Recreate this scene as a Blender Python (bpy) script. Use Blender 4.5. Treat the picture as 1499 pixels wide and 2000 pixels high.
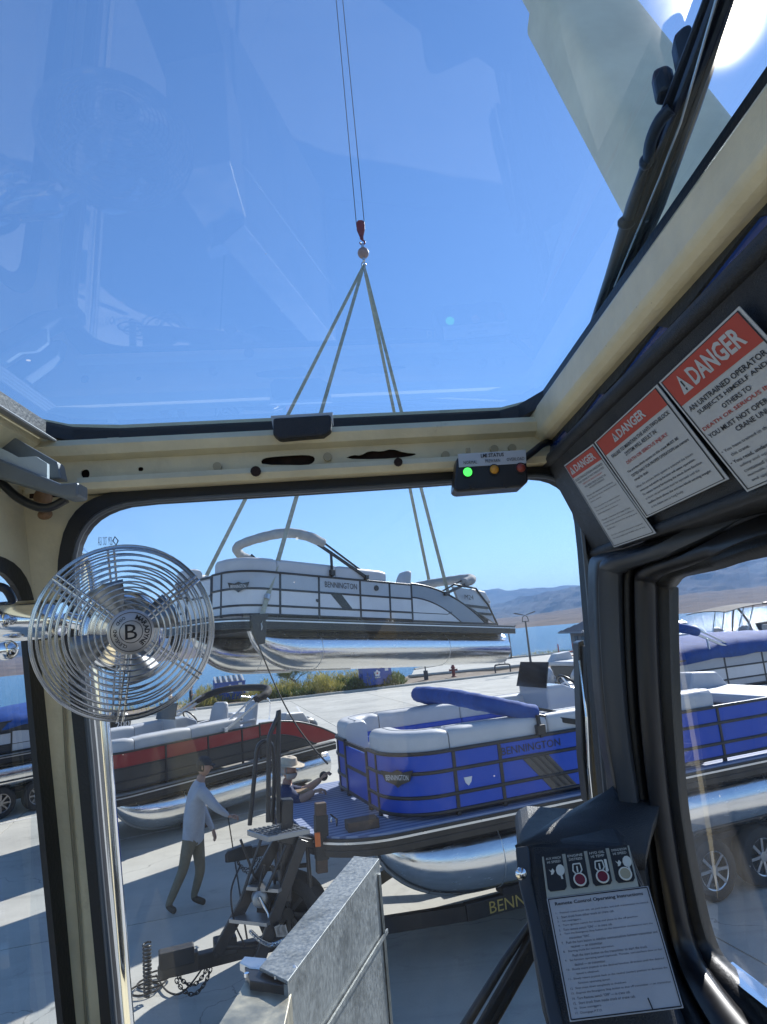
import bpy, bmesh, math, random
import numpy as np
from mathutils import Vector, Matrix, Quaternion
random.seed(7); np.random.seed(7)
scene = bpy.context.scene
for o in list(bpy.data.objects): bpy.data.objects.remove(o, do_unlink=True)
COL = scene.collection
R = math.radians
# ------------------------------------------------------------------ camera
W0, H0, F = 1499.0, 2000.0, 1300.0          # photograph size and focal length in its pixels
EYE = 3.2                                    # eye height above the parking lot
fw = Vector((728-749.5, -(1244-1000), -F)).normalized()
up = Vector((1, .092, 0)).cross(fw)
if up.y < 0: up = -up
up.normalize()
rt = fw.cross(up)
CM = Matrix((rt, fw, up))                    # camera -> world
cam_d = bpy.data.cameras.new('camera'); cam = bpy.data.objects.new('camera', cam_d); COL.objects.link(cam)
cam.matrix_world = Matrix.Translation((0, 0, EYE)) @ CM.to_4x4()
cam_d.sensor_fit = 'HORIZONTAL'; cam_d.sensor_width = 36; cam_d.lens = 36*F/W0
cam_d.clip_start = .02; cam_d.clip_end = 20000
scene.camera = cam
# ------------------------------------------------------------------ sky, sun, exposure
SUN = Vector((.474, .659, .584)).normalized()
SUN_EL = math.asin(SUN.z); SUN_AZ = math.atan2(SUN.x, SUN.y)
world = bpy.data.worlds.new('World'); scene.world = world; world.use_nodes = True
wt = world.node_tree; bg = wt.nodes['Background']
sky = wt.nodes.new('ShaderNodeTexSky'); sky.sky_type = 'NISHITA'; sky.sun_disc = False
sky.sun_elevation = SUN_EL; sky.sun_rotation = SUN_AZ
sky.air_density = 1.0; sky.dust_density = .05; sky.ozone_density = 6.0; sky.altitude = 150
wt.links.new(sky.outputs[0], bg.inputs[0]); bg.inputs[1].default_value = .105
sl = bpy.data.lights.new('sun', 'SUN'); sl.energy = 5.0; sl.angle = R(.5); sl.color = (1, .95, .88)
so = bpy.data.objects.new('sun', sl); COL.objects.link(so)
so.rotation_mode = 'QUATERNION'; so.rotation_quaternion = SUN.to_track_quat('Z', 'Y'); so.location = SUN*50
scene.view_settings.view_transform = 'Standard'; scene.view_settings.look = 'None'
scene.view_settings.exposure = .72; scene.view_settings.gamma = 1
scene.view_settings.use_curve_mapping = False
scene.render.engine = 'CYCLES'
scene.cycles.transparent_max_bounces = 24; scene.cycles.max_bounces = 10; scene.cycles.diffuse_bounces = 5
# ------------------------------------------------------------------ pixel helpers (a pixel gives a direction, a surface the distance)
def ray(x, y): return CM @ Vector((x-749.5, -(y-1000), -F))
O3 = Vector((0, 0, EYE))
def onP(x, y, n, d):
    r = ray(x, y); n = Vector(n); return O3 + r*(d/(r.dot(n)))
def onY(x, y, Y): return onP(x, y, (0, 1, 0), Y)
def onX(x, y, X): return onP(x, y, (1, 0, 0), X)
def onZ(x, y, Z): return onP(x, y, (0, 0, 1), Z-EYE)
def ws(x, y, off=0): return onP(x, y, (-.1, 1, 0), .925+off)     # the windshield's plane
# ------------------------------------------------------------------ materials
MATS = {}
def mat(name, col, rough=.5, metal=0, var=0.0, vs=6.0, bump=0.0, bs=40.0, spec=.5, coat=0, emit=None, es=0, stretch=None, alt=None, rvar=0):
    if name in MATS: return MATS[name]
    m = bpy.data.materials.new(name); m.use_nodes = True; MATS[name] = m
    t = m.node_tree; N = t.nodes; b = N['Principled BSDF']; Lk = t.links.new
    c4 = (*col, 1)
    b.inputs['Base Color'].default_value = c4; b.inputs['Roughness'].default_value = rough
    b.inputs['Metallic'].default_value = metal; b.inputs['Specular IOR Level'].default_value = spec
    if coat: b.inputs['Coat Weight'].default_value = coat; b.inputs['Coat Roughness'].default_value = .06
    if emit: b.inputs['Emission Color'].default_value = (*emit, 1); b.inputs['Emission Strength'].default_value = es
    if var or bump or rvar:
        tc = N.new('ShaderNodeTexCoord'); mp = N.new('ShaderNodeMapping'); Lk(tc.outputs['Object'], mp.inputs[0])
        if stretch: mp.inputs['Scale'].default_value = stretch
    if var or rvar:
        n = N.new('ShaderNodeTexNoise'); n.inputs['Scale'].default_value = vs; n.inputs['Detail'].default_value = 6; n.inputs['Roughness'].default_value = .65
        Lk(mp.outputs[0], n.inputs['Vector'])
    if var:
        rp = N.new('ShaderNodeValToRGB'); rp.color_ramp.elements[0].position = .32; rp.color_ramp.elements[1].position = .68
        d = alt if alt else tuple(c*(1-var) for c in col)
        rp.color_ramp.elements[0].color = (*d, 1); rp.color_ramp.elements[1].color = (*[min(1, c*(1+var*.5)) for c in col], 1)
        Lk(n.outputs[0], rp.inputs[0]); Lk(rp.outputs[0], b.inputs['Base Color'])
    if rvar:
        mr = N.new('ShaderNodeMapRange'); mr.inputs['From Min'].default_value = .3; mr.inputs['From Max'].default_value = .7
        mr.inputs['To Min'].default_value = max(.02, rough-rvar); mr.inputs['To Max'].default_value = min(1, rough+rvar)
        Lk(n.outputs[0], mr.inputs[0]); Lk(mr.outputs[0], b.inputs['Roughness'])
    if bump:
        n2 = N.new('ShaderNodeTexNoise'); n2.inputs['Scale'].default_value = bs; n2.inputs['Detail'].default_value = 4
        Lk(mp.outputs[0], n2.inputs['Vector'])
        bp = N.new('ShaderNodeBump'); bp.inputs['Strength'].default_value = bump; bp.inputs['Distance'].default_value = .01
        Lk(n2.outputs[0], bp.inputs['Height']); Lk(bp.outputs[0], b.inputs['Normal'])
    return m
def glass(name, tint=(.93, .965, .97), dirt=.02, scat=.0, base=.03, streak=None, ds=7):
    m = bpy.data.materials.new(name); m.use_nodes = True; t = m.node_tree; N = t.nodes; Lk = t.links.new
    N.remove(N['Principled BSDF']); out = N['Material Output']
    tr = N.new('ShaderNodeBsdfTransparent'); tr.inputs[0].default_value = (*tint, 1)
    gl = N.new('ShaderNodeBsdfGlossy'); gl.inputs['Roughness'].default_value = 0; gl.inputs[0].default_value = (1, 1, 1, 1)
    lw = N.new('ShaderNodeLayerWeight'); lw.inputs[0].default_value = .5
    pw = N.new('ShaderNodeMath'); pw.operation = 'POWER'; pw.inputs[1].default_value = 4.5; Lk(lw.outputs['Facing'], pw.inputs[0])
    ma = N.new('ShaderNodeMath'); ma.operation = 'MULTIPLY_ADD'; ma.inputs[1].default_value = .75; ma.inputs[2].default_value = base; Lk(pw.outputs[0], ma.inputs[0])
    mx = N.new('ShaderNodeMixShader'); Lk(ma.outputs[0], mx.inputs[0]); Lk(tr.outputs[0], mx.inputs[1]); Lk(gl.outputs[0], mx.inputs[2])
    last = mx
    tc = N.new('ShaderNodeTexCoord'); nz = N.new('ShaderNodeTexNoise'); nz.inputs['Scale'].default_value = ds; nz.inputs['Detail'].default_value = 7; nz.inputs['Roughness'].default_value = .7
    mp = N.new('ShaderNodeMapping'); Lk(tc.outputs['Object'], mp.inputs[0]); Lk(mp.outputs[0], nz.inputs['Vector'])
    if streak: mp.inputs['Scale'].default_value = streak
    mr = N.new('ShaderNodeMapRange'); mr.inputs['From Min'].default_value = .38; mr.inputs['From Max'].default_value = .75
    mr.inputs['To Min'].default_value = dirt*.25; mr.inputs['To Max'].default_value = dirt*2; Lk(nz.outputs[0], mr.inputs[0])
    tl = N.new('ShaderNodeBsdfTranslucent'); tl.inputs[0].default_value = (.8, .8, .78, 1)
    m2 = N.new('ShaderNodeMixShader'); Lk(mr.outputs[0], m2.inputs[0]); Lk(last.outputs[0], m2.inputs[1]); Lk(tl.outputs[0], m2.inputs[2]); last = m2
    vo = N.new('ShaderNodeTexVoronoi'); vo.inputs['Scale'].default_value = 26; Lk(tc.outputs['Object'], vo.inputs['Vector'])
    n3 = N.new('ShaderNodeTexNoise'); n3.inputs['Scale'].default_value = 9; Lk(tc.outputs['Object'], n3.inputs['Vector'])
    th = N.new('ShaderNodeMapRange'); th.inputs['From Min'].default_value = .5; th.inputs['From Max'].default_value = .8; th.inputs['To Min'].default_value = .0; th.inputs['To Max'].default_value = .11; Lk(n3.outputs[0], th.inputs[0])
    lt_ = N.new('ShaderNodeMath'); lt_.operation = 'LESS_THAN'; Lk(vo.outputs['Distance'], lt_.inputs[0]); Lk(th.outputs[0], lt_.inputs[1])
    sp = N.new('ShaderNodeMath'); sp.operation = 'MULTIPLY'; sp.inputs[1].default_value = .35; Lk(lt_.outputs[0], sp.inputs[0])
    df = N.new('ShaderNodeBsdfTranslucent'); df.inputs[0].default_value = (.75, .75, .72, 1)
    m4 = N.new('ShaderNodeMixShader'); Lk(sp.outputs[0], m4.inputs[0]); Lk(last.outputs[0], m4.inputs[1]); Lk(df.outputs[0], m4.inputs[2]); last = m4
    if scat:                                  # dust film: scatters a little sunlight forwards
        rf = N.new('ShaderNodeBsdfRefraction'); rf.inputs['IOR'].default_value = 1.075; rf.inputs['Roughness'].default_value = .55
        s2 = N.new('ShaderNodeMapRange'); s2.inputs['From Min'].default_value = .3; s2.inputs['From Max'].default_value = .75
        s2.inputs['To Min'].default_value = scat*.4; s2.inputs['To Max'].default_value = scat*1.6; Lk(nz.outputs[0], s2.inputs[0])
        m3 = N.new('ShaderNodeMixShader'); Lk(s2.outputs[0], m3.inputs[0]); Lk(last.outputs[0], m3.inputs[1]); Lk(rf.outputs[0], m3.inputs[2]); last = m3
    Lk(last.outputs[0], out.inputs[0]); return m
CREAM = mat('cream_paint', (.74, .64, .41), .42, var=.16, vs=9, bump=.12, bs=90)
def wear(m, col, sc, lo, hi):
    t = m.node_tree; N = t.nodes; b = N['Principled BSDF']; src = b.inputs['Base Color'].links[0].from_socket; tc = N.new('ShaderNodeTexCoord')
    n = N.new('ShaderNodeTexNoise'); n.inputs['Scale'].default_value = sc; n.inputs['Detail'].default_value = 8; n.inputs['Roughness'].default_value = .75; t.links.new(tc.outputs['Object'], n.inputs['Vector'])
    r = N.new('ShaderNodeMapRange'); r.inputs['From Min'].default_value = lo; r.inputs['From Max'].default_value = hi; t.links.new(n.outputs[0], r.inputs[0])
    x = N.new('ShaderNodeMix'); x.data_type = 'RGBA'; x.inputs['B'].default_value = (*col, 1); t.links.new(r.outputs[0], x.inputs['Factor']); t.links.new(src, x.inputs['A']); t.links.new(x.outputs['Result'], b.inputs['Base Color'])
wear(CREAM, (.30, .22, .12), 5, .60, .78); wear(CREAM, (.10, .055, .03), 34, .70, .72)
RUBBER = mat('black_rubber', (.012, .012, .013), .48, bump=.1, bs=200)
BLACKP = mat('black_plastic', (.022, .023, .026), .5, bump=.35, bs=700, rvar=.12, vs=14)
DARKM = mat('black_metal', (.018, .019, .022), .32, var=.3, vs=12)
HOLE = mat('dark_rust', (.03, .014, .008), .9, var=.6, vs=60)
CHROME = mat('chrome', (.82, .83, .85), .09, 1, rvar=.05, vs=30)
STEELW = mat('wire_steel', (.62, .63, .64), .16, 1)
ALU = mat('polished_aluminium', (.78, .79, .80), .2, 1, rvar=.1, vs=9, bump=.09, bs=3.0, stretch=(.6, 3, 3), var=.1)
ALUR = mat('mill_aluminium', (.68, .69, .70), .34, 1, rvar=.1, vs=10)
GALV = mat('galvanised_steel', (.30, .32, .32), .5, .6, var=.2, vs=60, rvar=.2, bump=.05, bs=60, stretch=(1, 1, .6))
wear(GALV, (.09, .10, .10), 3.2, .46, .70); wear(GALV, (.16, .09, .05), 9, .66, .74)
WHITE = mat('white_gelcoat', (.64, .65, .665), .22, coat=.4, var=.06, vs=3, bump=.03, bs=3.5)
PALE = mat('pale_silver_panel', (.40, .43, .47), .25, coat=.4, var=.05, vs=3)
GREYB = mat('slate_panel', (.22, .26, .31), .28, coat=.4)
BLUE = mat('royal_blue_panel', (.006, .070, .46), .30, spec=.35, bump=.04, bs=3.5, var=.08, vs=3)
RED = mat('red_panel', (.30, .025, .03), .22, coat=.5, var=.08, vs=3)
CHAR = mat('charcoal_panel', (.035, .038, .042), .3, coat=.3)
VINYL = mat('pale_grey_vinyl', (.52, .53, .545), .5, var=.06, vs=5, bump=.08, bs=60)
VINYLD = mat('grey_vinyl', (.27, .29, .32), .5, var=.08, vs=5, bump=.08, bs=60)
CANB = mat('blue_canvas', (.006, .062, .28), .8, var=.25, vs=8, bump=.35, bs=25)
CANG = mat('grey_canvas', (.36, .37, .37), .85, var=.15, vs=8, bump=.6, bs=18)
CANK = mat('black_canvas', (.02, .02, .024), .8, bump=.5, bs=18)
TYRE = mat('tyre_rubber', (.018, .018, .019), .75, bump=.3, bs=60)
INK = mat('black_ink', (.02, .02, .022), .6)
REDINK = mat('red_ink', (.45, .06, .035), .55, var=.08, vs=30)
PAPER = mat('white_decal', (.50, .51, .50), .4, var=.08, vs=16)
PAPERG = mat('shade_toned_paper', (.44, .44, .45), .5, var=.12, vs=12)  # placard paper, greyed so its colour carries the console's shade
WOOD = mat('timber', (.30, .19, .10), .75, var=.35, vs=10, stretch=(1, 8, 8), bump=.3, bs=40)
DWOOD = mat('worn_timber', (.10, .06, .04), .7, var=.4, vs=12, bump=.3, bs=40)
# ------------------------------------------------------------------ mesh builder and scene tree
def frame_of(d):
    d = d.normalized(); a = Vector((0, 0, 1)) if abs(d.z) < .95 else Vector((1, 0, 0))
    u = d.cross(a).normalized(); return u, d.cross(u).normalized()
def wm(o): return (wm(o.parent) @ o.matrix_parent_inverse if o.parent else Matrix.Identity(4)) @ o.matrix_basis
class MB:
    def __init__(s): s.v = []; s.f = []
    def add(s, vs, fs):
        k = len(s.v); s.v += [Vector(p) for p in vs]; s.f += [tuple(i+k for i in f) for f in fs]; return s
    def box(s, c, sz, rot=None):
        c = Vector(c); h = Vector(sz)/2
        P = [Vector((x*h.x, y*h.y, z*h.z)) for x in (-1, 1) for y in (-1, 1) for z in (-1, 1)]
        if rot is not None: P = [rot @ p for p in P]
        return s.add([c+p for p in P], [(0, 1, 3, 2), (4, 6, 7, 5), (0, 4, 5, 1), (2, 3, 7, 6), (0, 2, 6, 4), (1, 5, 7, 3)])
    def bar(s, p0, p1, w, h, upv=(0, 0, 1)):
        p0 = Vector(p0); p1 = Vector(p1); d = (p1-p0); L = d.length; d.normalize()
        u = d.cross(Vector(upv)); u = u.normalized() if u.length > 1e-4 else frame_of(d)[0]; v = u.cross(d)
        return s.box((p0+p1)/2, (w, L, h), Matrix((u, d, v)).transposed())
    def cyl(s, p0, p1, r0, r1=None, n=14, caps=True):
        p0 = Vector(p0); p1 = Vector(p1); r1 = r0 if r1 is None else r1; u, v = frame_of(p1-p0)
        A = [math.tau*i/n for i in range(n)]
        P = [p0+(u*math.cos(a)+v*math.sin(a))*r0 for a in A]+[p1+(u*math.cos(a)+v*math.sin(a))*r1 for a in A]
        fs = [(i, (i+1) % n, n+(i+1) % n, n+i) for i in range(n)]
        if caps: fs += [tuple(reversed(range(n))), tuple(range(n, 2*n))]
        return s.add(P, fs)
    def tube(s, pts, r, n=8, closed=False, caps=True):
        pts = [Vector(p) for p in pts]; m = len(pts); rr = r if isinstance(r, (list, tuple)) else [r]*m
        T = []
        for i in range(m):
            a = pts[(i-1) % m] if (closed or i > 0) else pts[i]; b = pts[(i+1) % m] if (closed or i < m-1) else pts[i]
            T.append((b-a).normalized())
        u, v = frame_of(T[0]); P = []
        for i in range(m):
            u = (u-T[i]*u.dot(T[i])).normalized(); v = T[i].cross(u)
            P += [pts[i]+(u*math.cos(math.tau*k/n)+v*math.sin(math.tau*k/n))*rr[i] for k in range(n)]
        fs = []
        for i in range(m if closed else m-1):
            j = (i+1) % m
            fs += [(i*n+k, i*n+(k+1) % n, j*n+(k+1) % n, j*n+k) for k in range(n)]
        if not closed and caps: fs += [tuple(reversed(range(n))), tuple((m-1)*n+k for k in range(n))]
        return s.add(P, fs)
    def prism(s, poly, off):
        off = Vector(off); P = [Vector(p) for p in poly]; n = len(P)
        return s.add(P+[p+off for p in P], [tuple(range(n)), tuple(reversed(range(n, 2*n)))]+[(i, n+i, n+(i+1) % n, (i+1) % n) for i in range(n)])
    def rings(s, R_, closed=True, caps=True):                        # loft of equal point rings
        n = len(R_[0]); P = [p for r in R_ for p in r]; fs = []
        for i in range(len(R_)-1):
            for k in range(n if closed else n-1):
                fs.append((i*n+k, i*n+(k+1) % n, (i+1)*n+(k+1) % n, (i+1)*n+k))
        if caps and closed: fs += [tuple(reversed(range(n))), tuple((len(R_)-1)*n+k for k in range(n))]
        return s.add(P, fs)
    def ball(s, c, r, nu=14, nv=9, fn=None):
        c = Vector(c); r = Vector((r, r, r)) if not hasattr(r, '__len__') else Vector(r); RR = []
        for j in range(nv+1):
            t = math.pi*(j/nv*.998+.001)
            RR.append([c+Vector((r.x*math.sin(t)*math.cos(math.tau*i/nu), r.y*math.sin(t)*math.sin(math.tau*i/nu), r.z*math.cos(t))) for i in range(nu)])
        return s.rings(RR)
    def lathe(s, prof, c=(0, 0, 0), axis=(0, 0, 1), n=24, caps=True):
        c = Vector(c); ax = Vector(axis).normalized(); u, v = frame_of(ax)
        return s.rings([[c+ax*h+(u*math.cos(math.tau*i/n)+v*math.sin(math.tau*i/n))*max(r, 1e-4) for i in range(n)] for r, h in prof], caps=caps)
    def build(s, name, m, parent=None, world=False, smooth=None, bevel=0, solid=0, segs=2, fix=True):
        me = bpy.data.meshes.new(name); vs = s.v
        if world and parent is not None:
            iv = wm(parent).inverted(); vs = [iv @ p for p in vs]
        me.from_pydata([tuple(p) for p in vs], [], s.f); me.update()
        if fix:
            b = bmesh.new(); b.from_mesh(me); bmesh.ops.recalc_face_normals(b, faces=b.faces); b.to_mesh(me); b.free()
        if smooth is not None: me.shade_smooth(); me.set_sharp_from_angle(angle=R(smooth))
        return link(name, me, m, parent, bevel, solid, segs)
def link(name, me, m, parent=None, bevel=0, solid=0, segs=2):
    o = bpy.data.objects.new(name, me); COL.objects.link(o)
    if m is not None:
        if len(me.materials) == 0: me.materials.append(m)
    if parent is not None: o.parent = parent
    if solid:
        q = o.modifiers.new('thickness', 'SOLIDIFY'); q.thickness = solid; q.offset = -1
    if bevel:
        q = o.modifiers.new('edges', 'BEVEL'); q.width = bevel; q.segments = segs; q.limit_method = 'ANGLE'; q.angle_limit = R(40); q.harden_normals = False
    return o
def thing(name, label, cat, loc=(0, 0, 0), rotz=0, group=None, mtx=None):
    o = bpy.data.objects.new(name, None); COL.objects.link(o); o.empty_display_size = .1
    M = mtx if mtx is not None else Matrix.Translation(loc) @ Matrix.Rotation(rotz, 4, 'Z')
    o.matrix_world = M; tag(o, label, cat, group); 
    bpy.context.view_layer.update()
    return o
def tag(o, label=None, cat=None, group=None, kind=None):
    if label: o['label'] = label
    if cat: o['category'] = cat
    if group: o['group'] = group
    if kind: o['kind'] = kind
    return o
def base_of(o, z=None):
    """move a world-space mesh's origin to its base"""
    me = o.data; co = np.array([v.co for v in me.vertices]); c = (co.min(0)+co.max(0))/2; c[2] = co[:, 2].min()
    me.transform(Matrix.Translation(-Vector(c))); o.location = Vector(c); return o
def copy_tree(o, parent=None):
    c = o.copy(); COL.objects.link(c)
    if parent is not None: c.parent = parent
    for ch in list(o.children): copy_tree(ch, c)
    return c
def plate(name, outer, holes, m, parent, P, depth, n_off, bevel=0):
    """flat plate with holes: 2-D curve filled, turned into a mesh; P(u,v) -> world point, thickness along n_off"""
    cu = bpy.data.curves.new('tmp', 'CURVE'); cu.dimensions = '2D'; cu.fill_mode = 'BOTH'
    for poly in [outer]+holes:
        sp = cu.splines.new('POLY'); sp.points.add(len(poly)-1); sp.use_cyclic_u = True
        for q, (u, v) in zip(sp.points, poly): q.co = (u, v, 0, 1)
    cu.extrude = .5
    ob = bpy.data.objects.new('tmp', cu); COL.objects.link(ob); dg = bpy.context.evaluated_depsgraph_get()
    me = ob.evaluated_get(dg).to_mesh(); k = MB(); no = Vector(n_off)
    k.add([P(v.co.x, v.co.y)+no*((v.co.z+.5)*depth) for v in me.vertices], [tuple(p.vertices) for p in me.polygons])
    ob.evaluated_get(dg).to_mesh_clear(); bpy.data.objects.remove(ob); bpy.data.curves.remove(cu)
    b = k.build(name, m, parent, world=True)
    bm = bmesh.new(); bm.from_mesh(b.data); bmesh.ops.remove_doubles(bm, verts=bm.verts, dist=1e-5); bmesh.ops.recalc_face_normals(bm, faces=bm.faces); bm.to_mesh(b.data); bm.free()
    return b
def smooth_poly(pts, it=2):
    for _ in range(it):
        q = []
        for i in range(len(pts)):
            a = Vector(pts[i]); b = Vector(pts[(i+1) % len(pts)]); q += [a*.75+b*.25, a*.25+b*.75]
        pts = q
    return [tuple(p) for p in pts]
def catmull(pts, n=8, closed=False):
    P = [Vector(p) for p in pts]; out = []; m = len(P)
    for i in range(m if closed else m-1):
        g = lambda k: P[k % m] if closed else P[max(0, min(m-1, k))]
        p0, p1, p2, p3 = g(i-1), g(i), g(i+1), g(i+2)
        for k in range(n):
            t = k/n; out.append(.5*((2*p1)+(p2-p0)*t+(2*p0-5*p1+4*p2-p3)*t*t+(3*p1-p0-3*p2+p3)*t**3))
    if not closed: out.append(P[-1])
    return out
def chain(k, pts, n, r=.005, ln=.026, wd=.015):
    P = [Vector(p) for p in pts]; S_ = [0]
    for a, b in zip(P, P[1:]): S_.append(S_[-1]+(b-a).length)
    for i in range(n):
        s = S_[-1]*(i+.5)/n; j = max(q for q in range(len(P)-1) if S_[q] <= s); t = (s-S_[j])/max(1e-9, S_[j+1]-S_[j]); c = P[j].lerp(P[j+1], t); d = (P[j+1]-P[j]).normalized(); u, v = frame_of(d); w = u if i % 2 else v
        k.tube([c+d*ln*math.cos(a)+w*wd*math.sin(a) for a in [math.tau*q/8 for q in range(8)]], r, 5, True)
    return k
# ------------------------------------------------------------------ lettering
TXT = {}; ASP = {}
def text_geo(s, align='LEFT', ls=1.0, off=0):
    k = (s, align, ls, off)
    if k in TXT: return TXT[k]
    cu = bpy.data.curves.new('tmp', 'FONT'); cu.body = s; cu.align_x = align; cu.resolution_u = 2; cu.space_line = ls; cu.offset = off
    ob = bpy.data.objects.new('tmp', cu); COL.objects.link(ob); dg = bpy.context.evaluated_depsgraph_get()
    me = ob.evaluated_get(dg).to_mesh(); V = [(v.co.x, v.co.y) for v in me.vertices]; Fc = [tuple(p.vertices) for p in me.polygons]
    ob.evaluated_get(dg).to_mesh_clear(); bpy.data.objects.remove(ob); bpy.data.curves.remove(cu)
    a = np.array(V) if V else np.zeros((1, 2)); lo = a.min(0); hi = a.max(0)
    ASP[k] = float((hi[0]-lo[0])/max(hi[1]-lo[1], 1e-6)); TXT[k] = ([((x-lo[0])/max(hi[0]-lo[0], 1e-6), (y-lo[1])/max(hi[1]-lo[1], 1e-6)) for x, y in V], Fc); return TXT[k]
def put_text(k, s, P, u0, v0, u1, v1, align='LEFT', bold=0):
    """letters fill the box u0..u1, v0..v1 (v downwards) of the surface P(u,v)"""
    V, Fc = text_geo(s, align, off=bold)
    k.add([P(u0+(u1-u0)*x, v1+(v0-v1)*y) for x, y in V], Fc)
    return k
def quad_map(TL, TR, BR, BL, lift=0):
    TL, TR, BR, BL = map(Vector, (TL, TR, BR, BL)); n = (TR-TL).cross(TL-BL).normalized()
    return lambda u, v, d=0: (TL*(1-u)+TR*u)*(1-v)+(BL*(1-u)+BR*u)*v+n*(lift+d)
def sub(P, d): return lambda u, v: P(u, v, d)
# ================================================================== SETTING
def vnoise(x, y, seed=0):
    x = np.asarray(x, float); y = np.asarray(y, float); xi = np.floor(x).astype(int); yi = np.floor(y).astype(int); fx = x-xi; fy = y-yi
    h = lambda a, b: (np.sin(a*127.1+b*311.7+seed*74.7)*43758.5453) % 1.0
    fx = fx*fx*(3-2*fx); fy = fy*fy*(3-2*fy)
    return (h(xi, yi)*(1-fx)+h(xi+1, yi)*fx)*(1-fy)+(h(xi, yi+1)*(1-fx)+h(xi+1, yi+1)*fx)*fy
def fbm(x, y, o=5, seed=0):
    s = 0; a = .5
    for i in range(o): s = s+a*vnoise(x*2**i, y*2**i, seed+i); a *= .5
    return s
def grid_obj(name, X, Y, Z, m, smooth=True):
    r, c = X.shape; me = bpy.data.meshes.new(name)
    V = np.stack([X, Y, Z], -1).reshape(-1, 3); i = np.arange(r*c).reshape(r, c)
    Fc = np.stack([i[:-1, :-1], i[:-1, 1:], i[1:, 1:], i[1:, :-1]], -1).reshape(-1, 4)
    me.from_pydata(V.tolist(), [], Fc.tolist()); me.update()
    if smooth: me.shade_smooth()
    return link(name, me, m)
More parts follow.
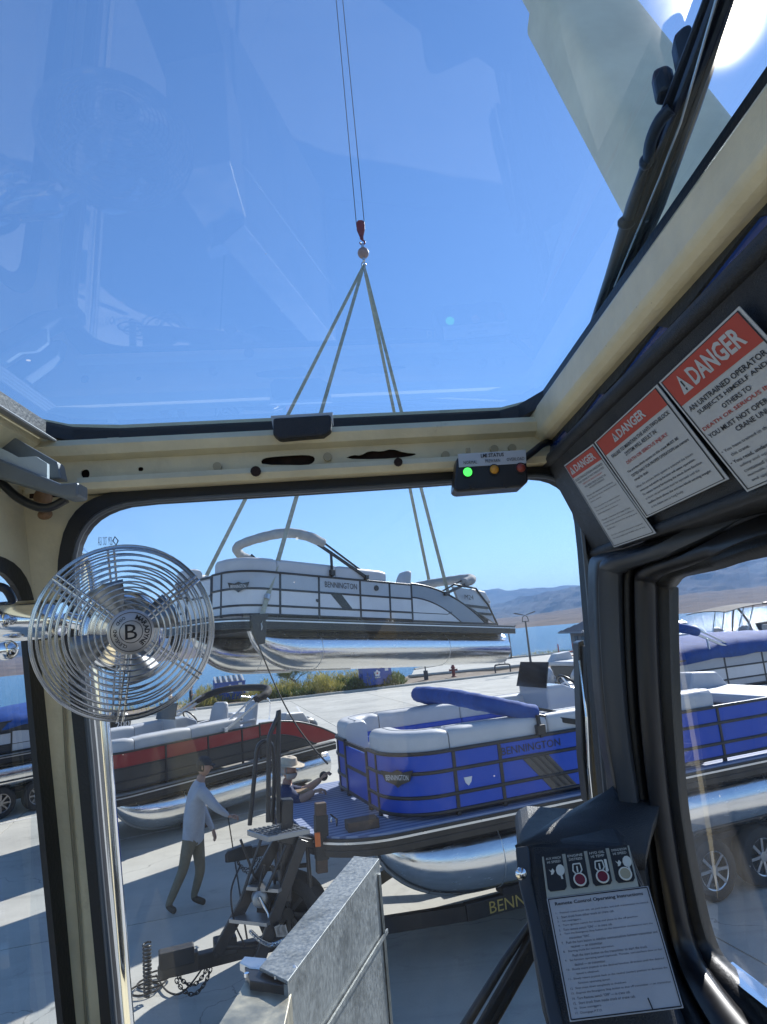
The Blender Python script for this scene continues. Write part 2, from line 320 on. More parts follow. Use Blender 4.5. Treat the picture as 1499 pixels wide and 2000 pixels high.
# concrete
def concrete_mat():
    m = bpy.data.materials.new('broom_finished_concrete'); m.use_nodes = True; t = m.node_tree; N = t.nodes; L = t.links.new; b = N['Principled BSDF']
    geo = N.new('ShaderNodeNewGeometry'); oi = N.new('ShaderNodeObjectInfo')
    n1 = N.new('ShaderNodeTexNoise'); n1.inputs['Scale'].default_value = .55; n1.inputs['Detail'].default_value = 7; n1.inputs['Roughness'].default_value = .7; L(geo.outputs['Position'], n1.inputs['Vector'])
    n2 = N.new('ShaderNodeTexNoise'); n2.inputs['Scale'].default_value = 55; n2.inputs['Detail'].default_value = 3; L(geo.outputs['Position'], n2.inputs['Vector'])
    r = N.new('ShaderNodeValToRGB'); r.color_ramp.elements[0].position = .25; r.color_ramp.elements[1].position = .72
    r.color_ramp.elements[0].color = (.33, .32, .285, 1); r.color_ramp.elements[1].color = (.50, .485, .43, 1); L(n1.outputs[0], r.inputs[0])
    a = N.new('ShaderNodeMath'); a.operation = 'MULTIPLY_ADD'; a.inputs[1].default_value = .14; a.inputs[2].default_value = .86; L(oi.outputs['Random'], a.inputs[0])
    a2 = N.new('ShaderNodeMath'); a2.operation = 'MULTIPLY_ADD'; a2.inputs[1].default_value = .25; L(n2.outputs[0], a2.inputs[0]); L(a.outputs[0], a2.inputs[2])
    vm = N.new('ShaderNodeVectorMath'); vm.operation = 'SCALE'; L(r.outputs[0], vm.inputs[0]); L(a2.outputs[0], vm.inputs['Scale'])
    n5 = N.new('ShaderNodeTexNoise'); n5.inputs['Scale'].default_value = .9; n5.inputs['Detail'].default_value = 9; n5.inputs['Roughness'].default_value = .75; n5.inputs['Distortion'].default_value = 1.2; L(geo.outputs['Position'], n5.inputs['Vector'])
    st_ = N.new('ShaderNodeMapRange'); st_.inputs['From Min'].default_value = .56; st_.inputs['From Max'].default_value = .68; st_.inputs['To Min'].default_value = 1; st_.inputs['To Max'].default_value = .74; L(n5.outputs[0], st_.inputs[0])
    mpp = N.new('ShaderNodeMapping'); mpp.inputs['Rotation'].default_value = (0, 0, .5); mpp.inputs['Scale'].default_value = (.07, 1.6, 1); L(geo.outputs['Position'], mpp.inputs[0])
    n6 = N.new('ShaderNodeTexNoise'); n6.inputs['Scale'].default_value = 1.6; n6.inputs['Detail'].default_value = 4; L(mpp.outputs[0], n6.inputs['Vector'])
    ty = N.new('ShaderNodeMapRange'); ty.inputs['From Min'].default_value = .58; ty.inputs['From Max'].default_value = .7; ty.inputs['To Min'].default_value = 1; ty.inputs['To Max'].default_value = .82; L(n6.outputs[0], ty.inputs[0])
    vo = N.new('ShaderNodeTexVoronoi'); vo.feature = 'DISTANCE_TO_EDGE'; vo.inputs['Scale'].default_value = .21; n7 = N.new('ShaderNodeTexNoise'); n7.inputs['Scale'].default_value = 1.3; n7.inputs['Detail'].default_value = 6; L(geo.outputs['Position'], n7.inputs['Vector'])
    ad = N.new('ShaderNodeVectorMath'); ad.operation = 'ADD'; L(geo.outputs['Position'], ad.inputs[0]); L(n7.outputs['Color'], ad.inputs[1]); L(ad.outputs[0], vo.inputs['Vector'])
    cr = N.new('ShaderNodeMapRange'); cr.inputs['From Min'].default_value = .0008; cr.inputs['From Max'].default_value = .002; cr.inputs['To Min'].default_value = .6; cr.inputs['To Max'].default_value = 1; L(vo.outputs[0], cr.inputs[0])
    q1 = N.new('ShaderNodeMath'); q1.operation = 'MULTIPLY'; L(st_.outputs[0], q1.inputs[0]); L(ty.outputs[0], q1.inputs[1]); q2 = N.new('ShaderNodeMath'); q2.operation = 'MULTIPLY'; L(q1.outputs[0], q2.inputs[0]); L(cr.outputs[0], q2.inputs[1])
    v2 = N.new('ShaderNodeVectorMath'); v2.operation = 'SCALE'; L(vm.outputs[0], v2.inputs[0]); L(q2.outputs[0], v2.inputs['Scale'])
    L(v2.outputs[0], b.inputs['Base Color']); b.inputs['Roughness'].default_value = .85
    w = N.new('ShaderNodeTexNoise'); w.inputs['Scale'].default_value = 130; L(geo.outputs['Position'], w.inputs['Vector'])
    bp = N.new('ShaderNodeBump'); bp.inputs['Strength'].default_value = .25; bp.inputs['Distance'].default_value = .004; L(w.outputs[0], bp.inputs['Height']); L(bp.outputs[0], b.inputs['Normal'])
    return m
CONC = concrete_mat()
JOINT = mat('joint_dirt', (.09, .085, .075), .95, var=.3, vs=3)
LINE = mat('worn_white_line', (.62, .62, .60), .8, var=.35, vs=9, alt=(.42, .41, .39))
GRAV = mat('gravel_bank', (.24, .19, .14), .95, var=.45, vs=1.6, bump=.8, bs=9)
KA = math.atan(.25); KD = Vector((math.cos(KA), math.sin(KA), 0)); KN = Vector((-KD.y, KD.x, 0)); K0 = Vector((0, 42.3, 0))   # kerb line
def kerb_y(x): return 42.3+.25*x
gm = MB().add([(-140, -60, -.02), (140, -60, -.02), (140, kerb_y(140), -.02), (-140, kerb_y(-140), -.02)], [(0, 1, 2, 3)])
lot = tag(gm.build('parking_lot', JOINT), kind='structure')
S = 4.4; me = MB().box((0, 0, -.0075), (S-.022, S-.022, .015)).build('slab_source', CONC, lot, bevel=0).data
src = [o for o in lot.children][0]; bpy.data.objects.remove(src)
for i in range(-9, 11):
    for j in range(-11, 2):
        p = K0+KD*(i*S+1.1)+KN*(j*S-S*1.5-.7)
        if p.y < -8: continue
        s_ = bpy.data.objects.new('slab', me); COL.objects.link(s_); s_.parent = lot; s_.location = p; s_.rotation_euler = (0, 0, KA)
gut = MB()
p0 = K0-KD*90; p1 = K0+KD*90
tag(MB().bar(p0-KN*.7+Vector((0, 0, .002)), p1-KN*.7+Vector((0, 0, .002)), 1.3, .008).build('gutter', CONC), kind='structure')
tag(MB().bar(p0+Vector((0, 0, .065)), p1+Vector((0, 0, .065)), .17, .13).build('kerb', CONC, bevel=.02), kind='structure')
# stall lines
def line(a, b, w=.1):
    a = Vector((*a, .0045)); b = Vector((*b, .0045)); d = (b-a).normalized(); n = Vector((-d.y, d.x, 0))*w/2
    tag(MB().add([a-n, b-n, b+n, a+n], [(0, 1, 2, 3)]).build('painted_line', LINE), kind='structure')
for (q0, q1) in (((120, 1665), (620, 1560)), ((1145, 1480), (1420, 1600)), ((590, 1400), (760, 1500)), ((0, 1610), (100, 1590)), ((580, 1380), (640, 1475))):
    a = onZ(*q0, 0); b = onZ(*q1, 0); line((a.x, a.y), (b.x, b.y))
# shore bank
xs = np.concatenate([np.linspace(-160, -30, 40), np.linspace(-29, 45, 150), np.linspace(47, 190, 40)]); ts = np.linspace(0, 1, 70)
X, T = np.meshgrid(xs, ts); edge = 46+18.5/(1+np.exp(-(X-3.2)*1.3))+.12*np.maximum(X, 0)+.18*np.minimum(X, 0)
Y = 42.35+.25*np.clip(X, -400, 400)+T*48
d = np.clip((Y-edge)/11, 0, 1); Z = .09-2.9*d*d*(3-2*d)+(fbm(X*.35, Y*.35)-.5)*.25*np.clip((Y-kerb_y(X))/2, 0, 1)
bank = tag(grid_obj('shore_bank', X, Y, Z, GRAV), kind='structure')
def bank_z(x, y):
    e = 46+18.5/(1+math.exp(-(x-3.2)*1.3))+.12*max(x, 0)+.18*min(x, 0); d = max(0, min(1, (y-e)/11)); return .09-2.9*d*d*(3-2*d)
def strip(name, pts, m, z=.13):
    k = MB().add([(x, y, z) for x, y in pts]+[(x, y, z-.3) for x, y in pts], [tuple(range(len(pts)))]+[(i, (i+1) % len(pts), len(pts)+(i+1) % len(pts), len(pts)+i) for i in range(len(pts))])
    return tag(k.build(name, m), kind='structure')
strip('access_road', [(2.5, 49), (12, 49.2), (40, 55), (60, 60), (60, 71), (40, 66.5), (14, 61), (6, 60.5), (3.2, 57)], CONC, .17)
for pts in ([(2.3, 48.9), (12, 49), (40, 54.8), (60, 59.7)], [(3.3, 57.4), (6, 60.9), (14, 61.4), (40, 66.9), (60, 71.4)]):
    tag(MB().tube([(x, y, .2) for x, y in pts], .11, 6).build('road_kerb', CONC), kind='structure')
# lake
lm = mat('lake_water', (.006, .115, .24), .14, spec=.35)
t = lm.node_tree; N = t.nodes; L = t.links.new; geo = N.new('ShaderNodeNewGeometry'); mp = N.new('ShaderNodeMapping'); mp.inputs['Scale'].default_value = (.5, 1.3, 1); L(geo.outputs['Position'], mp.inputs[0])
n1 = N.new('ShaderNodeTexNoise'); n1.inputs['Scale'].default_value = .9; n1.inputs['Detail'].default_value = 8; n1.inputs['Roughness'].default_value = .62; L(mp.outputs[0], n1.inputs['Vector'])
bp = N.new('ShaderNodeBump'); bp.inputs['Strength'].default_value = 1; bp.inputs['Distance'].default_value = .35; L(n1.outputs[0], bp.inputs['Height']); L(bp.outputs[0], N['Principled BSDF'].inputs['Normal'])
tag(MB().add([(-7200, 40, -2.1), (7200, 40, -2.1), (7200, 7600, -2.1), (-7200, 7600, -2.1)], [(0, 1, 2, 3)]).build('lake', lm), kind='structure')
# far shore and mountains (polar terrain round the lake)
def hills(name, r0, r1, prof, m, seed, rough, a0=-65, a1=65, na=420, nr=46):
    A = np.radians(np.linspace(a0, a1, na)); U = np.linspace(0, 1, nr); AA, UU = np.meshgrid(A, U); rr = r0+(r1-r0)*UU
    X = np.sin(AA)*rr; Y = np.cos(AA)*rr; E = np.interp(np.degrees(AA), prof[0], prof[1])
    rise = np.sin(np.clip(UU*1.25, 0, 1)*math.pi/2)**1.6
    nz = fbm(X/r0*9, Y/r0*9, 7, seed)-.5; rg = 1-np.abs(fbm(X/r0*14+5, Y/r0*14, 6, seed+9)*2-1)
    Z = -2.6+(E*rr*.96)*rise+rough*rr*(nz*.9+(rg-.75)*.7)*np.clip(UU*3, 0, 1)
    return tag(grid_obj(name, X, Y, Z, m, False), kind='structure')
def rock_mat(name, c0, c1, sc):
    m = bpy.data.materials.new(name); m.use_nodes = True; t = m.node_tree; N = t.nodes; L = t.links.new; b = N['Principled BSDF']
    geo = N.new('ShaderNodeNewGeometry'); n = N.new('ShaderNodeTexNoise'); n.inputs['Scale'].default_value = sc; n.inputs['Detail'].default_value = 9; n.inputs['Roughness'].default_value = .7; L(geo.outputs['Position'], n.inputs['Vector'])
    r = N.new('ShaderNodeValToRGB'); r.color_ramp.elements[0].position = .35; r.color_ramp.elements[1].position = .65
    r.color_ramp.elements[0].color = (*c0, 1); r.color_ramp.elements[1].color = (*c1, 1); L(n.outputs[0], r.inputs[0]); L(r.outputs[0], b.inputs['Base Color']); b.inputs['Roughness'].default_value = .95; b.inputs['Specular IOR Level'].default_value = .1
    return m
DES = rock_mat('desert_slope', (.085, .062, .045), (.17, .122, .088), .012)
MTN = rock_mat('mountain_rock', (.026, .024, .024), (.07, .06, .054), .004)
hills('desert_shore', 660, 2300, ([-65, -32, -27, -20, -5, 5, 13, 20, 30, 36, 65], [.02, .022, .018, .012, .008, .008, .012, .019, .021, .023, .022]), DES, 3, .006)
hills('mountains', 2300, 4300, ([-65, -30, -18, 0, 8, 11, 13, 16, 19, 23, 27, 31, 36, 65], [.034, .032, .022, .014, .020, .028, .036, .042, .046, .052, .052, .056, .062, .06]), MTN, 5, .024)
hills('distant_range', 4600, 6500, ([-65, -20, 0, 6, 9, 11, 14, 18, 30, 65], [.04, .024, .026, .036, .052, .056, .050, .042, .046, .046]), MTN, 8, .018)
# air between the lake and the mountains
hz = MB().box((0, 2500, 190), (15000, 11000, 390)).build('haze', None); hz.data.materials.clear()
hm = bpy.data.materials.new('thin_blue_air'); hm.use_nodes = True; t = hm.node_tree; t.nodes.remove(t.nodes['Principled BSDF'])
pv = t.nodes.new('ShaderNodeVolumePrincipled'); pv.inputs['Color'].default_value = (.30, .56, 1, 1); pv.inputs['Density'].default_value = .00016; pv.inputs['Anisotropy'].default_value = .1
t.links.new(pv.outputs[0], t.nodes['Material Output'].inputs['Volume']); hz.data.materials.append(hm)
tag(hz, 'thin bluish haze over the lake and mountains', 'haze', kind='stuff')
# ------------------------------------------------------------------ vegetation on the bank
def leaf_mat(name, c0, c1):
    m = bpy.data.materials.new(name); m.use_nodes = True; t = m.node_tree; N = t.nodes; L = t.links.new; b = N['Principled BSDF']
    geo = N.new('ShaderNodeNewGeometry'); r = N.new('ShaderNodeValToRGB'); r.color_ramp.elements[0].color = (*c0, 1); r.color_ramp.elements[1].color = (*c1, 1)
    L(geo.outputs['Random Per Island'], r.inputs[0]); L(r.outputs[0], b.inputs['Base Color']); b.inputs['Roughness'].default_value = .6
    tl = N.new('ShaderNodeBsdfTranslucent'); L(r.outputs[0], tl.inputs[0]); mx = N.new('ShaderNodeMixShader'); mx.inputs[0].default_value = .35
    L(b.outputs[0], mx.inputs[1]); L(tl.outputs[0], mx.inputs[2]); L(mx.outputs[0], N['Material Output'].inputs[0]); return m
BRUSH = leaf_mat('dry_brush', (.24, .235, .05), (.46, .39, .12))
BRUSHG = leaf_mat('green_brush', (.05, .085, .022), (.15, .19, .055))
LEAF = leaf_mat('tree_leaf', (.06, .10, .025), (.18, .22, .06))
BARK = mat('green_bark', (.17, .15, .09), .8, var=.3, vs=20)
def blades(name, C, Lm, Wd, spread, m, upb=1.0):
    """C: n x 3 roots; one thin bent triangle pair per root"""
    n = len(C); a = np.random.rand(n)*math.tau; tilt = np.random.rand(n)*spread; ln = Lm*(.5+np.random.rand(n)); w = Wd*(.6+.8*np.random.rand(n))
    D = np.stack([np.cos(a)*np.sin(tilt), np.sin(a)*np.sin(tilt), np.cos(tilt)*upb], -1); b = np.random.rand(n)*math.tau; B = np.stack([np.cos(b), np.sin(b), np.zeros(n)], -1)*w[:, None]/2
    mid = C+D*(ln*.55)[:, None]; tip = C+D*ln[:, None]+np.stack([np.cos(a), np.sin(a), -np.ones(n)*.4], -1)*(ln*.18)[:, None]
    V = np.stack([C-B, C+B, mid+B*.9, mid-B*.9, tip], 1).reshape(-1, 3); k = np.arange(n)*5
    fs = [(i, i+1, i+2, i+3) for i in k]+[(i+3, i+2, i+4) for i in k]
    me = bpy.data.meshes.new(name); me.from_pydata(V.tolist(), [], fs); me.update(); return link(name, me, m)
def brush(n, x0, x1, dens_seed, off0, off1, h):
    x = np.random.uniform(x0, x1, n*3); o = np.random.uniform(off0, off1, n*3); y = kerb_y(x)+o
    c = fbm(x*.9+dens_seed, y*.9, 3, dens_seed); k = c > np.random.uniform(.3, .62, n*3); x = x[k][:n]; y = y[k][:n]; c = c[k][:n]
    z = np.array([bank_z(a, b) for a, b in zip(x, y)]); lift = np.random.rand(len(x))**1.2*h*np.clip((c-.3)*2.4, .1, 1.1)
    return np.stack([x, y, z+lift-.03], -1)
tag(blades('brush', brush(16000, -11.6, .1, 1.3, .6, 5.5, 1.15), .26, .035, 1.1, BRUSH), 'yellow green desert brush covering the bank beside the lake', 'brush', kind='stuff')
tag(blades('shrubs', brush(9000, -7.0, 2.0, 4.1, .5, 4.0, .8), .22, .045, 1.2, BRUSHG), 'low green shrubs along the kerb between the two dumpsters', 'shrubs', kind='stuff')
tag(blades('grass_tufts', np.concatenate([brush(900, 2, 20, 2.2, 17, 20, .25), brush(700, -30, -12, 2.2, 1, 6, .4)]), .3, .03, 1.0, BRUSH), 'sparse dry grass tufts beside the access road', 'grass', kind='stuff')
def bush(name, label, x, y, r, h, m, n=900):
    z = bank_z(x, y); o = thing(name, label, 'shrub', (x, y, z)); a = np.random.rand(n)*math.tau; q = np.random.rand(n)**.5
    C = np.stack([np.cos(a)*q*r, np.sin(a)*q*r, np.random.rand(n)*h*(1-q*.6)*.8], -1); f = blades('foliage', C, .2, .045, 1.2, m); f.parent = o
    k = MB()
    for i in range(7): b = i*.9; k.cyl((0, 0, -.05), (math.cos(b)*r*.5, math.sin(b)*r*.5, h*.6), .018, .006, 5)
    k.build('stems', BARK, o); return o
bush('shrub', 'dark green rounded shrub beside the blue dumpster with a black lid', -1.35, 43.4, .55, 1.0, BRUSHG)
bush('shrub', 'small green shrub between the dumpsters, taller than the grass round it', -3.2, 44.2, .4, 1.15, BRUSHG, 600)
bush('shrub', 'pale dry shrub at the lake edge beyond the access road', 9.2, 63.4, .5, .8, BRUSH, 500)
bush('shrub', 'low dry tuft shrub on the far verge of the access road', 3.0, 62.6, .8, .55, BRUSH, 500)
def tree(name, label, x, y, h, spread, nleaf):
    z = bank_z(x, y); o = thing(name, label, 'tree', (x, y, z)); k = MB(); tips = []
    def grow(p, d, ln, r, lv):
        pts = [p]; 
        for i in range(4):
            d = (d+Vector((random.uniform(-.22, .22), random.uniform(-.22, .22), random.uniform(-.1, .12)))).normalized(); p = p+d*ln/4; pts.append(p)
        k.tube(pts, [r*(1-.11*i) for i in range(5)], 6 if lv < 2 else 4)
        if lv >= 2: tips.extend(pts[2:])
        if lv < 4:
            for _ in range(3 if lv else 5):
                q = Vector((random.uniform(-1, 1)*spread, random.uniform(-1, 1)*spread, random.uniform(.15, .75))).normalized(); grow(p if random.random() < .5 else pts[3], (d*.5+q).normalized(), ln*.68, r*.58, lv+1)
    grow(Vector((0, 0, -.1)), Vector((.12, 0, 1)), h*.32, .07, 0)
    k.build('trunk', BARK, o, smooth=60)
    T = np.array([tuple(random.choice(tips)+Vector((random.gauss(0, .1), random.gauss(0, .1), random.gauss(0, .08)))) for _ in range(nleaf)])
    c = blades('crown', T, .12, .022, 2.6, LEAF); c.parent = o; return o
tree('palo_verde_tree', 'small airy palo verde tree with bare green stems among the brush', -5.0, 44.3, 2.9, 1.6, 5200)
# ------------------------------------------------------------------ dumpsters and street furniture
DBLUE = mat('dumpster_blue', (.012, .075, .36), .5, var=.2, vs=5, bump=.1, bs=30)
SIGNW = mat('decal_white', (.7, .7, .7), .5)
DECR = mat('decal_red', (.5, .05, .06), .5)
def dumpster(label, x, y, rz, lidm, opened):
    o = thing('dumpster', label, 'dumpster', (x, y, bank_z(x, y)+.02), rz); w, dp, h = 1.85, 1.25, 1.35
    k = MB(); k.rings([[Vector(p) for p in ((-w/2, -dp/2, .12), (w/2, -dp/2, .12), (w/2, dp/2, .12), (-w/2, dp/2, .12))], [Vector(p) for p in ((-w/2, -dp/2, h*.86), (w/2, -dp/2, h*.86), (w/2, dp/2, h), (-w/2, dp/2, h))]])
    k.build('bin', DBLUE, o, bevel=.02)
    for sx in (-1, 1): MB().box((sx*(w/2+.06), -.05, .75), (.10, .5, .2)).build('fork_pocket', DBLUE, o, bevel=.01)
    MB().bar((-w/2-.03, -dp/2-.03, h*.85), (w/2+.03, -dp/2-.03, h*.85), .07, .07).build('rim', DBLUE, o, bevel=.01)
    for sx in (-.7, .7):
        for sy in (-.4, .4): MB().cyl((sx-.04, sy, .07), (sx+.04, sy, .07), .07, n=10).build('caster', TYRE, o)
    if opened:
        n = 11
        for i in range(n):
            x0 = -w/2+.02+(w-.04)*i/n; MB().bar((x0+.08, -dp/2-.02, h*.88), (x0+.08, dp/2-.02, h*1.12), .12, .035).build('lid_rib', lidm if i % 2 == 0 else DARKM, o, bevel=.008)
    else:
        MB().add([(-w/2-.05, -dp/2-.05, h*.88), (w/2+.05, -dp/2-.05, h*.88), (w/2+.05, dp/2, h*1.02), (-w/2-.05, dp/2, h*1.02)], [(0, 1, 2, 3)]).build('lid', lidm, o, solid=.04)
    f = -dp/2-.012; k = MB()
    for i in range(5):
        a = math.tau*i/5+math.pi/2; c = Vector((math.cos(a)*.12, 0, math.sin(a)*.12)); k.prism([(c.x+.085*math.cos(b), f, .82+c.z+.085*math.sin(b)) for b in [math.tau*j/8 for j in range(8)]], (0, .006, 0))
    k.build('emblem', SIGNW, o); k = MB(); k.prism([(.06*math.cos(b), f-.004, .82+.06*math.sin(b)) for b in [math.tau*j/8 for j in range(8)]], (0, .004, 0)); k.build('emblem_core', DECR, o)
    MB().box((0, f, .57), (.34, .006, .07)).build('lettering_strip', SIGNW, o); MB().box((.62, f, 1.0), (.22, .006, .16)).build('notice', SIGNW, o)
    return o
dumpster('blue dumpster with a ribbed grey lid standing by the yellow brush', -9.1, 42.6, KA+.05, mat('lid_grey', (.35, .36, .36), .6), True)
dumpster('blue dumpster with a flat black lid near the fire hydrant', -.05, 43.6, KA, DARKM, False)
POSTM = mat('painted_post', (.05, .055, .065), .45, var=.2, vs=9)
HYD = mat('hydrant_paint', (.22, .05, .045), .5, var=.3, vs=15)
def hydrant(x, y):
    o = thing('fire_hydrant', 'dark red fire hydrant on the verge of the parking lot', 'hydrant', (x, y, bank_z(x, y)))
    MB().lathe([(.17, 0), (.17, .06), (.11, .08), (.11, .55), (.16, .57), (.16, .62), (.12, .66), (.10, .74), (.05, .80), (.05, .86), (0, .88)], n=16).build('barrel', HYD, o, smooth=40)
    for sx in (-1, 1): MB().lathe([(.055, 0), (.055, .14), (.075, .14), (.075, .2), (0, .21)], (sx*.08, 0, .45), (sx, 0, 0), 12).build('nozzle_cap', HYD, o, smooth=40)
    MB().lathe([(.07, 0), (.07, .13), (.09, .13), (.09, .2), (0, .22)], (0, -.08, .42), (0, -1, 0), 12).build('pumper_cap', HYD, o, smooth=40)
hydrant(5.2, 45.7)
def lamp(label, x, y, h):
    o = thing('street_lamp', label, 'street lamp', (x, y, bank_z(x, y)-.05), group=None)
    MB().lathe([(.16, 0), (.16, .25), (.1, .3)], n=12).build('base', POSTM, o); MB().cyl((0, 0, .25), (0, 0, h), .085, .055, 10).build('pole', POSTM, o, smooth=40)
    k = MB(); k.tube([(-.22, 0, h), (-.16, 0, h+.3), (0, 0, h+.42), (.16, 0, h+.3), (.22, 0, h)], .03, 6); k.bar((-.24, 0, h), (.24, 0, h), .05, .05); k.build('yoke', POSTM, o)
    for sx in (-1, 1): MB().rings([[Vector((sx*.1, -.12, h+.42)), Vector((sx*.1, .12, h+.42)), Vector((sx*.1, .1, h+.47)), Vector((sx*.1, -.1, h+.47))], [Vector((sx*.75, -.14, h+.58)), Vector((sx*.75, .14, h+.58)), Vector((sx*.7, .08, h+.64)), Vector((sx*.7, -.08, h+.64))]]).build('lamp_head', POSTM, o)
lamp('dark double headed street lamp standing on the verge', 10.5, 45.9, 3.25)
lamp('slim dark street lamp beyond the access road, by the water', 12.3, 61.0, 2.4)
def bollard(x, y):
    o = thing('meter_post', 'grey post with a small box on the verge near the hydrant', 'post', (x, y, bank_z(x, y)))
    MB().box((0, 0, .3), (.28, .2, .62)).build('pedestal', POSTM, o, bevel=.02); MB().cyl((0, 0, .6), (0, 0, 1.0), .04).build('stem', POSTM, o); MB().box((0, 0, 1.1), (.2, .12, .3)).build('meter_box', mat('meter_teal', (.06, .10, .12), .5), o, bevel=.02)
bollard(3.3, 45.2)
o = thing('pipe_valve', 'looped pipe valve assembly on the verge between hydrant and street lamp', 'pipe', (8.5, 45.6, .1))
MB().tube(catmull([(-.5, 0, -.1), (-.5, 0, .42), (-.3, 0, .5), (.3, 0, .5), (.5, 0, .42), (.5, 0, -.1)], 5), .05, 8).build('pipe_loop', POSTM, o, smooth=50)
for sx in (-.2, .2): MB().cyl((sx, 0, .5), (sx, 0, .75), .03).build('valve_stem', POSTM, o); MB().cyl((sx-.1, 0, .74), (sx+.1, 0, .74), .03).build('valve_handle', POSTM, o)
o = thing('sign_frame', 'red tube barrier frame beside the access road', 'barrier', (14.0, 49.4, .1)); RP = mat('red_tube_paint', (.42, .06, .04), .5)
for sx in (-.55, .55): MB().cyl((sx, 0, -.1), (sx, 0, 1.35), .04, n=8).build('upright', RP, o)
for z in (.45, .75): MB().cyl((-.55, 0, z), (.55, 0, z), .035, n=8).build('crossbar', RP, o)
# restroom building by the water
RIBG = mat('ribbed_roof_steel', (.20, .21, .24), .38, .3, var=.12, vs=2)
STUC = mat('grey_stucco', (.26, .25, .245), .9, var=.12, vs=3, bump=.4, bs=20)
o = thing('restroom_building', 'small grey building with a ribbed metal hip roof by the lake', 'building', (24.2, 66, -.6)); 
MB().box((0, 0, 1.25), (8, 6, 2.7)).build('wall', STUC, o)
e = 1.0; zb = 2.5; rid = 4.05
A = [Vector(p) for p in ((-4-e, -3-e, zb), (4+e, -3-e, zb), (4+e, 3+e, zb), (-4-e, 3+e, zb))]; B = [Vector((-1.2, 0, rid)), Vector((1.2, 0, rid))]
rf = MB().add(A+B, [(0, 1, 5, 4), (1, 2, 5), (2, 3, 4, 5), (3, 0, 4)]).build('roof', RIBG, o, solid=.12)
k = MB()
for i in range(17):
    x = -4.8+i*.6; yb = -4; t_ = 1-max(0, (abs(x)-1.2)/3.8); k = MB().bar((x, -4, zb+.03), (x, -4+4*t_, zb+.03+(rid-zb)*t_), .05, .08); k.build('roof_rib', RIBG, rf)
for i in range(13):
    y = -3.6+i*.6; t_ = 1-abs(y)/4.0; MB().bar((-5, y, zb+.03), (-5+3.8*t_, y, zb+.03+(rid-zb)*t_), .05, .08).build('roof_rib', RIBG, rf)
MB().box((-4.0, 0, zb-.07), (.15, 7.8, .2)).build('fascia', POSTM, o)
for y in (-1.2, 1.0): MB().box((-4.03, y, 1.0), (.08, .95, 2.1)).build('door', POSTM, o)
MB().box((-1.5, -3.03, 1.0), (.95, .08, 2.1)).build('door', POSTM, o)
# ================================================================== BOATS (local: stern x=0, bow x=L, port +y, deck top z=0)
RUBR = mat('black_rub_rail', (.016, .017, .019), .35, var=.2, vs=5)
RAILM = mat('anodised_rail', (.03, .032, .038), .35, .4)
DECKB = mat('blue_teak_vinyl', (.12, .16, .30), .7)
def plank_mat(m):
    t = m.node_tree; N = t.nodes; L = t.links.new; tc = N.new('ShaderNodeTexCoord'); w = N.new('ShaderNodeTexWave'); w.bands_direction = 'Y'; w.inputs['Scale'].default_value = 3.4; w.inputs['Distortion'].default_value = .25; w.inputs['Detail'].default_value = 2
    L(tc.outputs['Object'], w.inputs['Vector']); r = N.new('ShaderNodeValToRGB'); r.color_ramp.elements[0].color = (.10, .14, .27, 1); r.color_ramp.elements[1].color = (.27, .32, .46, 1); r.color_ramp.elements[0].position = .2; r.color_ramp.elements[1].position = .5
    L(w.outputs[0], r.inputs[0]); L(r.outputs[0], N['Principled BSDF'].inputs['Base Color'])
plank_mat(DECKB)
DECKG = mat('grey_vinyl_floor', (.30, .29, .27), .75, var=.2, vs=12)
GOLD = mat('gold_letter', (.45, .36, .12), .35, .6)
def path_side(L, sgn, fo, xs, yf=1.17, rc=.5, gate=.40):
    """fence line from the stern start to the bow gate post"""
    xf = L-fo; P = []
    x = xs
    while x < xf-rc-.01: P.append((x, yf)); x += .16
    for i in range(13):
        a = math.pi/2*(1-i/12); P.append((xf-rc+rc*math.cos(a), yf-rc+rc*math.sin(a)))
    y = yf-rc-.1
    while y > gate: P.append((xf, y)); y -= .1
    P.append((xf, gate)); return [Vector((x, sgn*y, 0)) for x, y in P]
def arclen(P):
    s = [0]
    for a, b in zip(P, P[1:]): s.append(s[-1]+(b-a).length)
    return s
def at_s(P, S_, s):
    s = max(0, min(S_[-1], s))
    for i in range(len(P)-1):
        if S_[i+1] >= s-1e-9:
            t = (s-S_[i])/max(1e-9, S_[i+1]-S_[i]); return P[i].lerp(P[i+1], t)
    return P[-1]
def seg(P, S_, s0, s1): return [at_s(P, S_, s0)]+[P[i] for i in range(len(P)) if s0+.01 < S_[i] < s1-.01]+[at_s(P, S_, s1)]
def outn(Q, sgn):
    N_ = []
    for i in range(len(Q)):
        d = (Q[min(i+1, len(Q)-1)]-Q[max(i-1, 0)]).normalized(); N_.append(Vector((-d.y, d.x, 0))*sgn)
    return N_
def wall(k, Q, sgn, z0, z1, off, th):
    N_ = outn(Q, sgn); rr = []
    for p, n in zip(Q, N_):
        a = p+n*off; b = p+n*(off+th); rr.append([Vector((a.x, a.y, z0)), Vector((b.x, b.y, z0)), Vector((b.x, b.y, z1)), Vector((a.x, a.y, z1))])
    return k.rings(rr)
def sweep(k, Q, sgn, prof):
    N_ = outn(Q, sgn); return k.rings([[p+n*o+Vector((0, 0, z)) for o, z in prof] for p, n in zip(Q, N_)])
def rrect(o0, o1, z0, z1, r, n=4):
    out = []
    for cx, cz, a0 in ((o1-r, z1-r, 0), (o0+r, z1-r, 90), (o0+r, z0+r, 180), (o1-r, z0+r, 270)):
        for i in range(n+1): a = R(a0+90*i/n); out.append((cx+r*math.cos(a), cz+r*math.sin(a)))
    return out
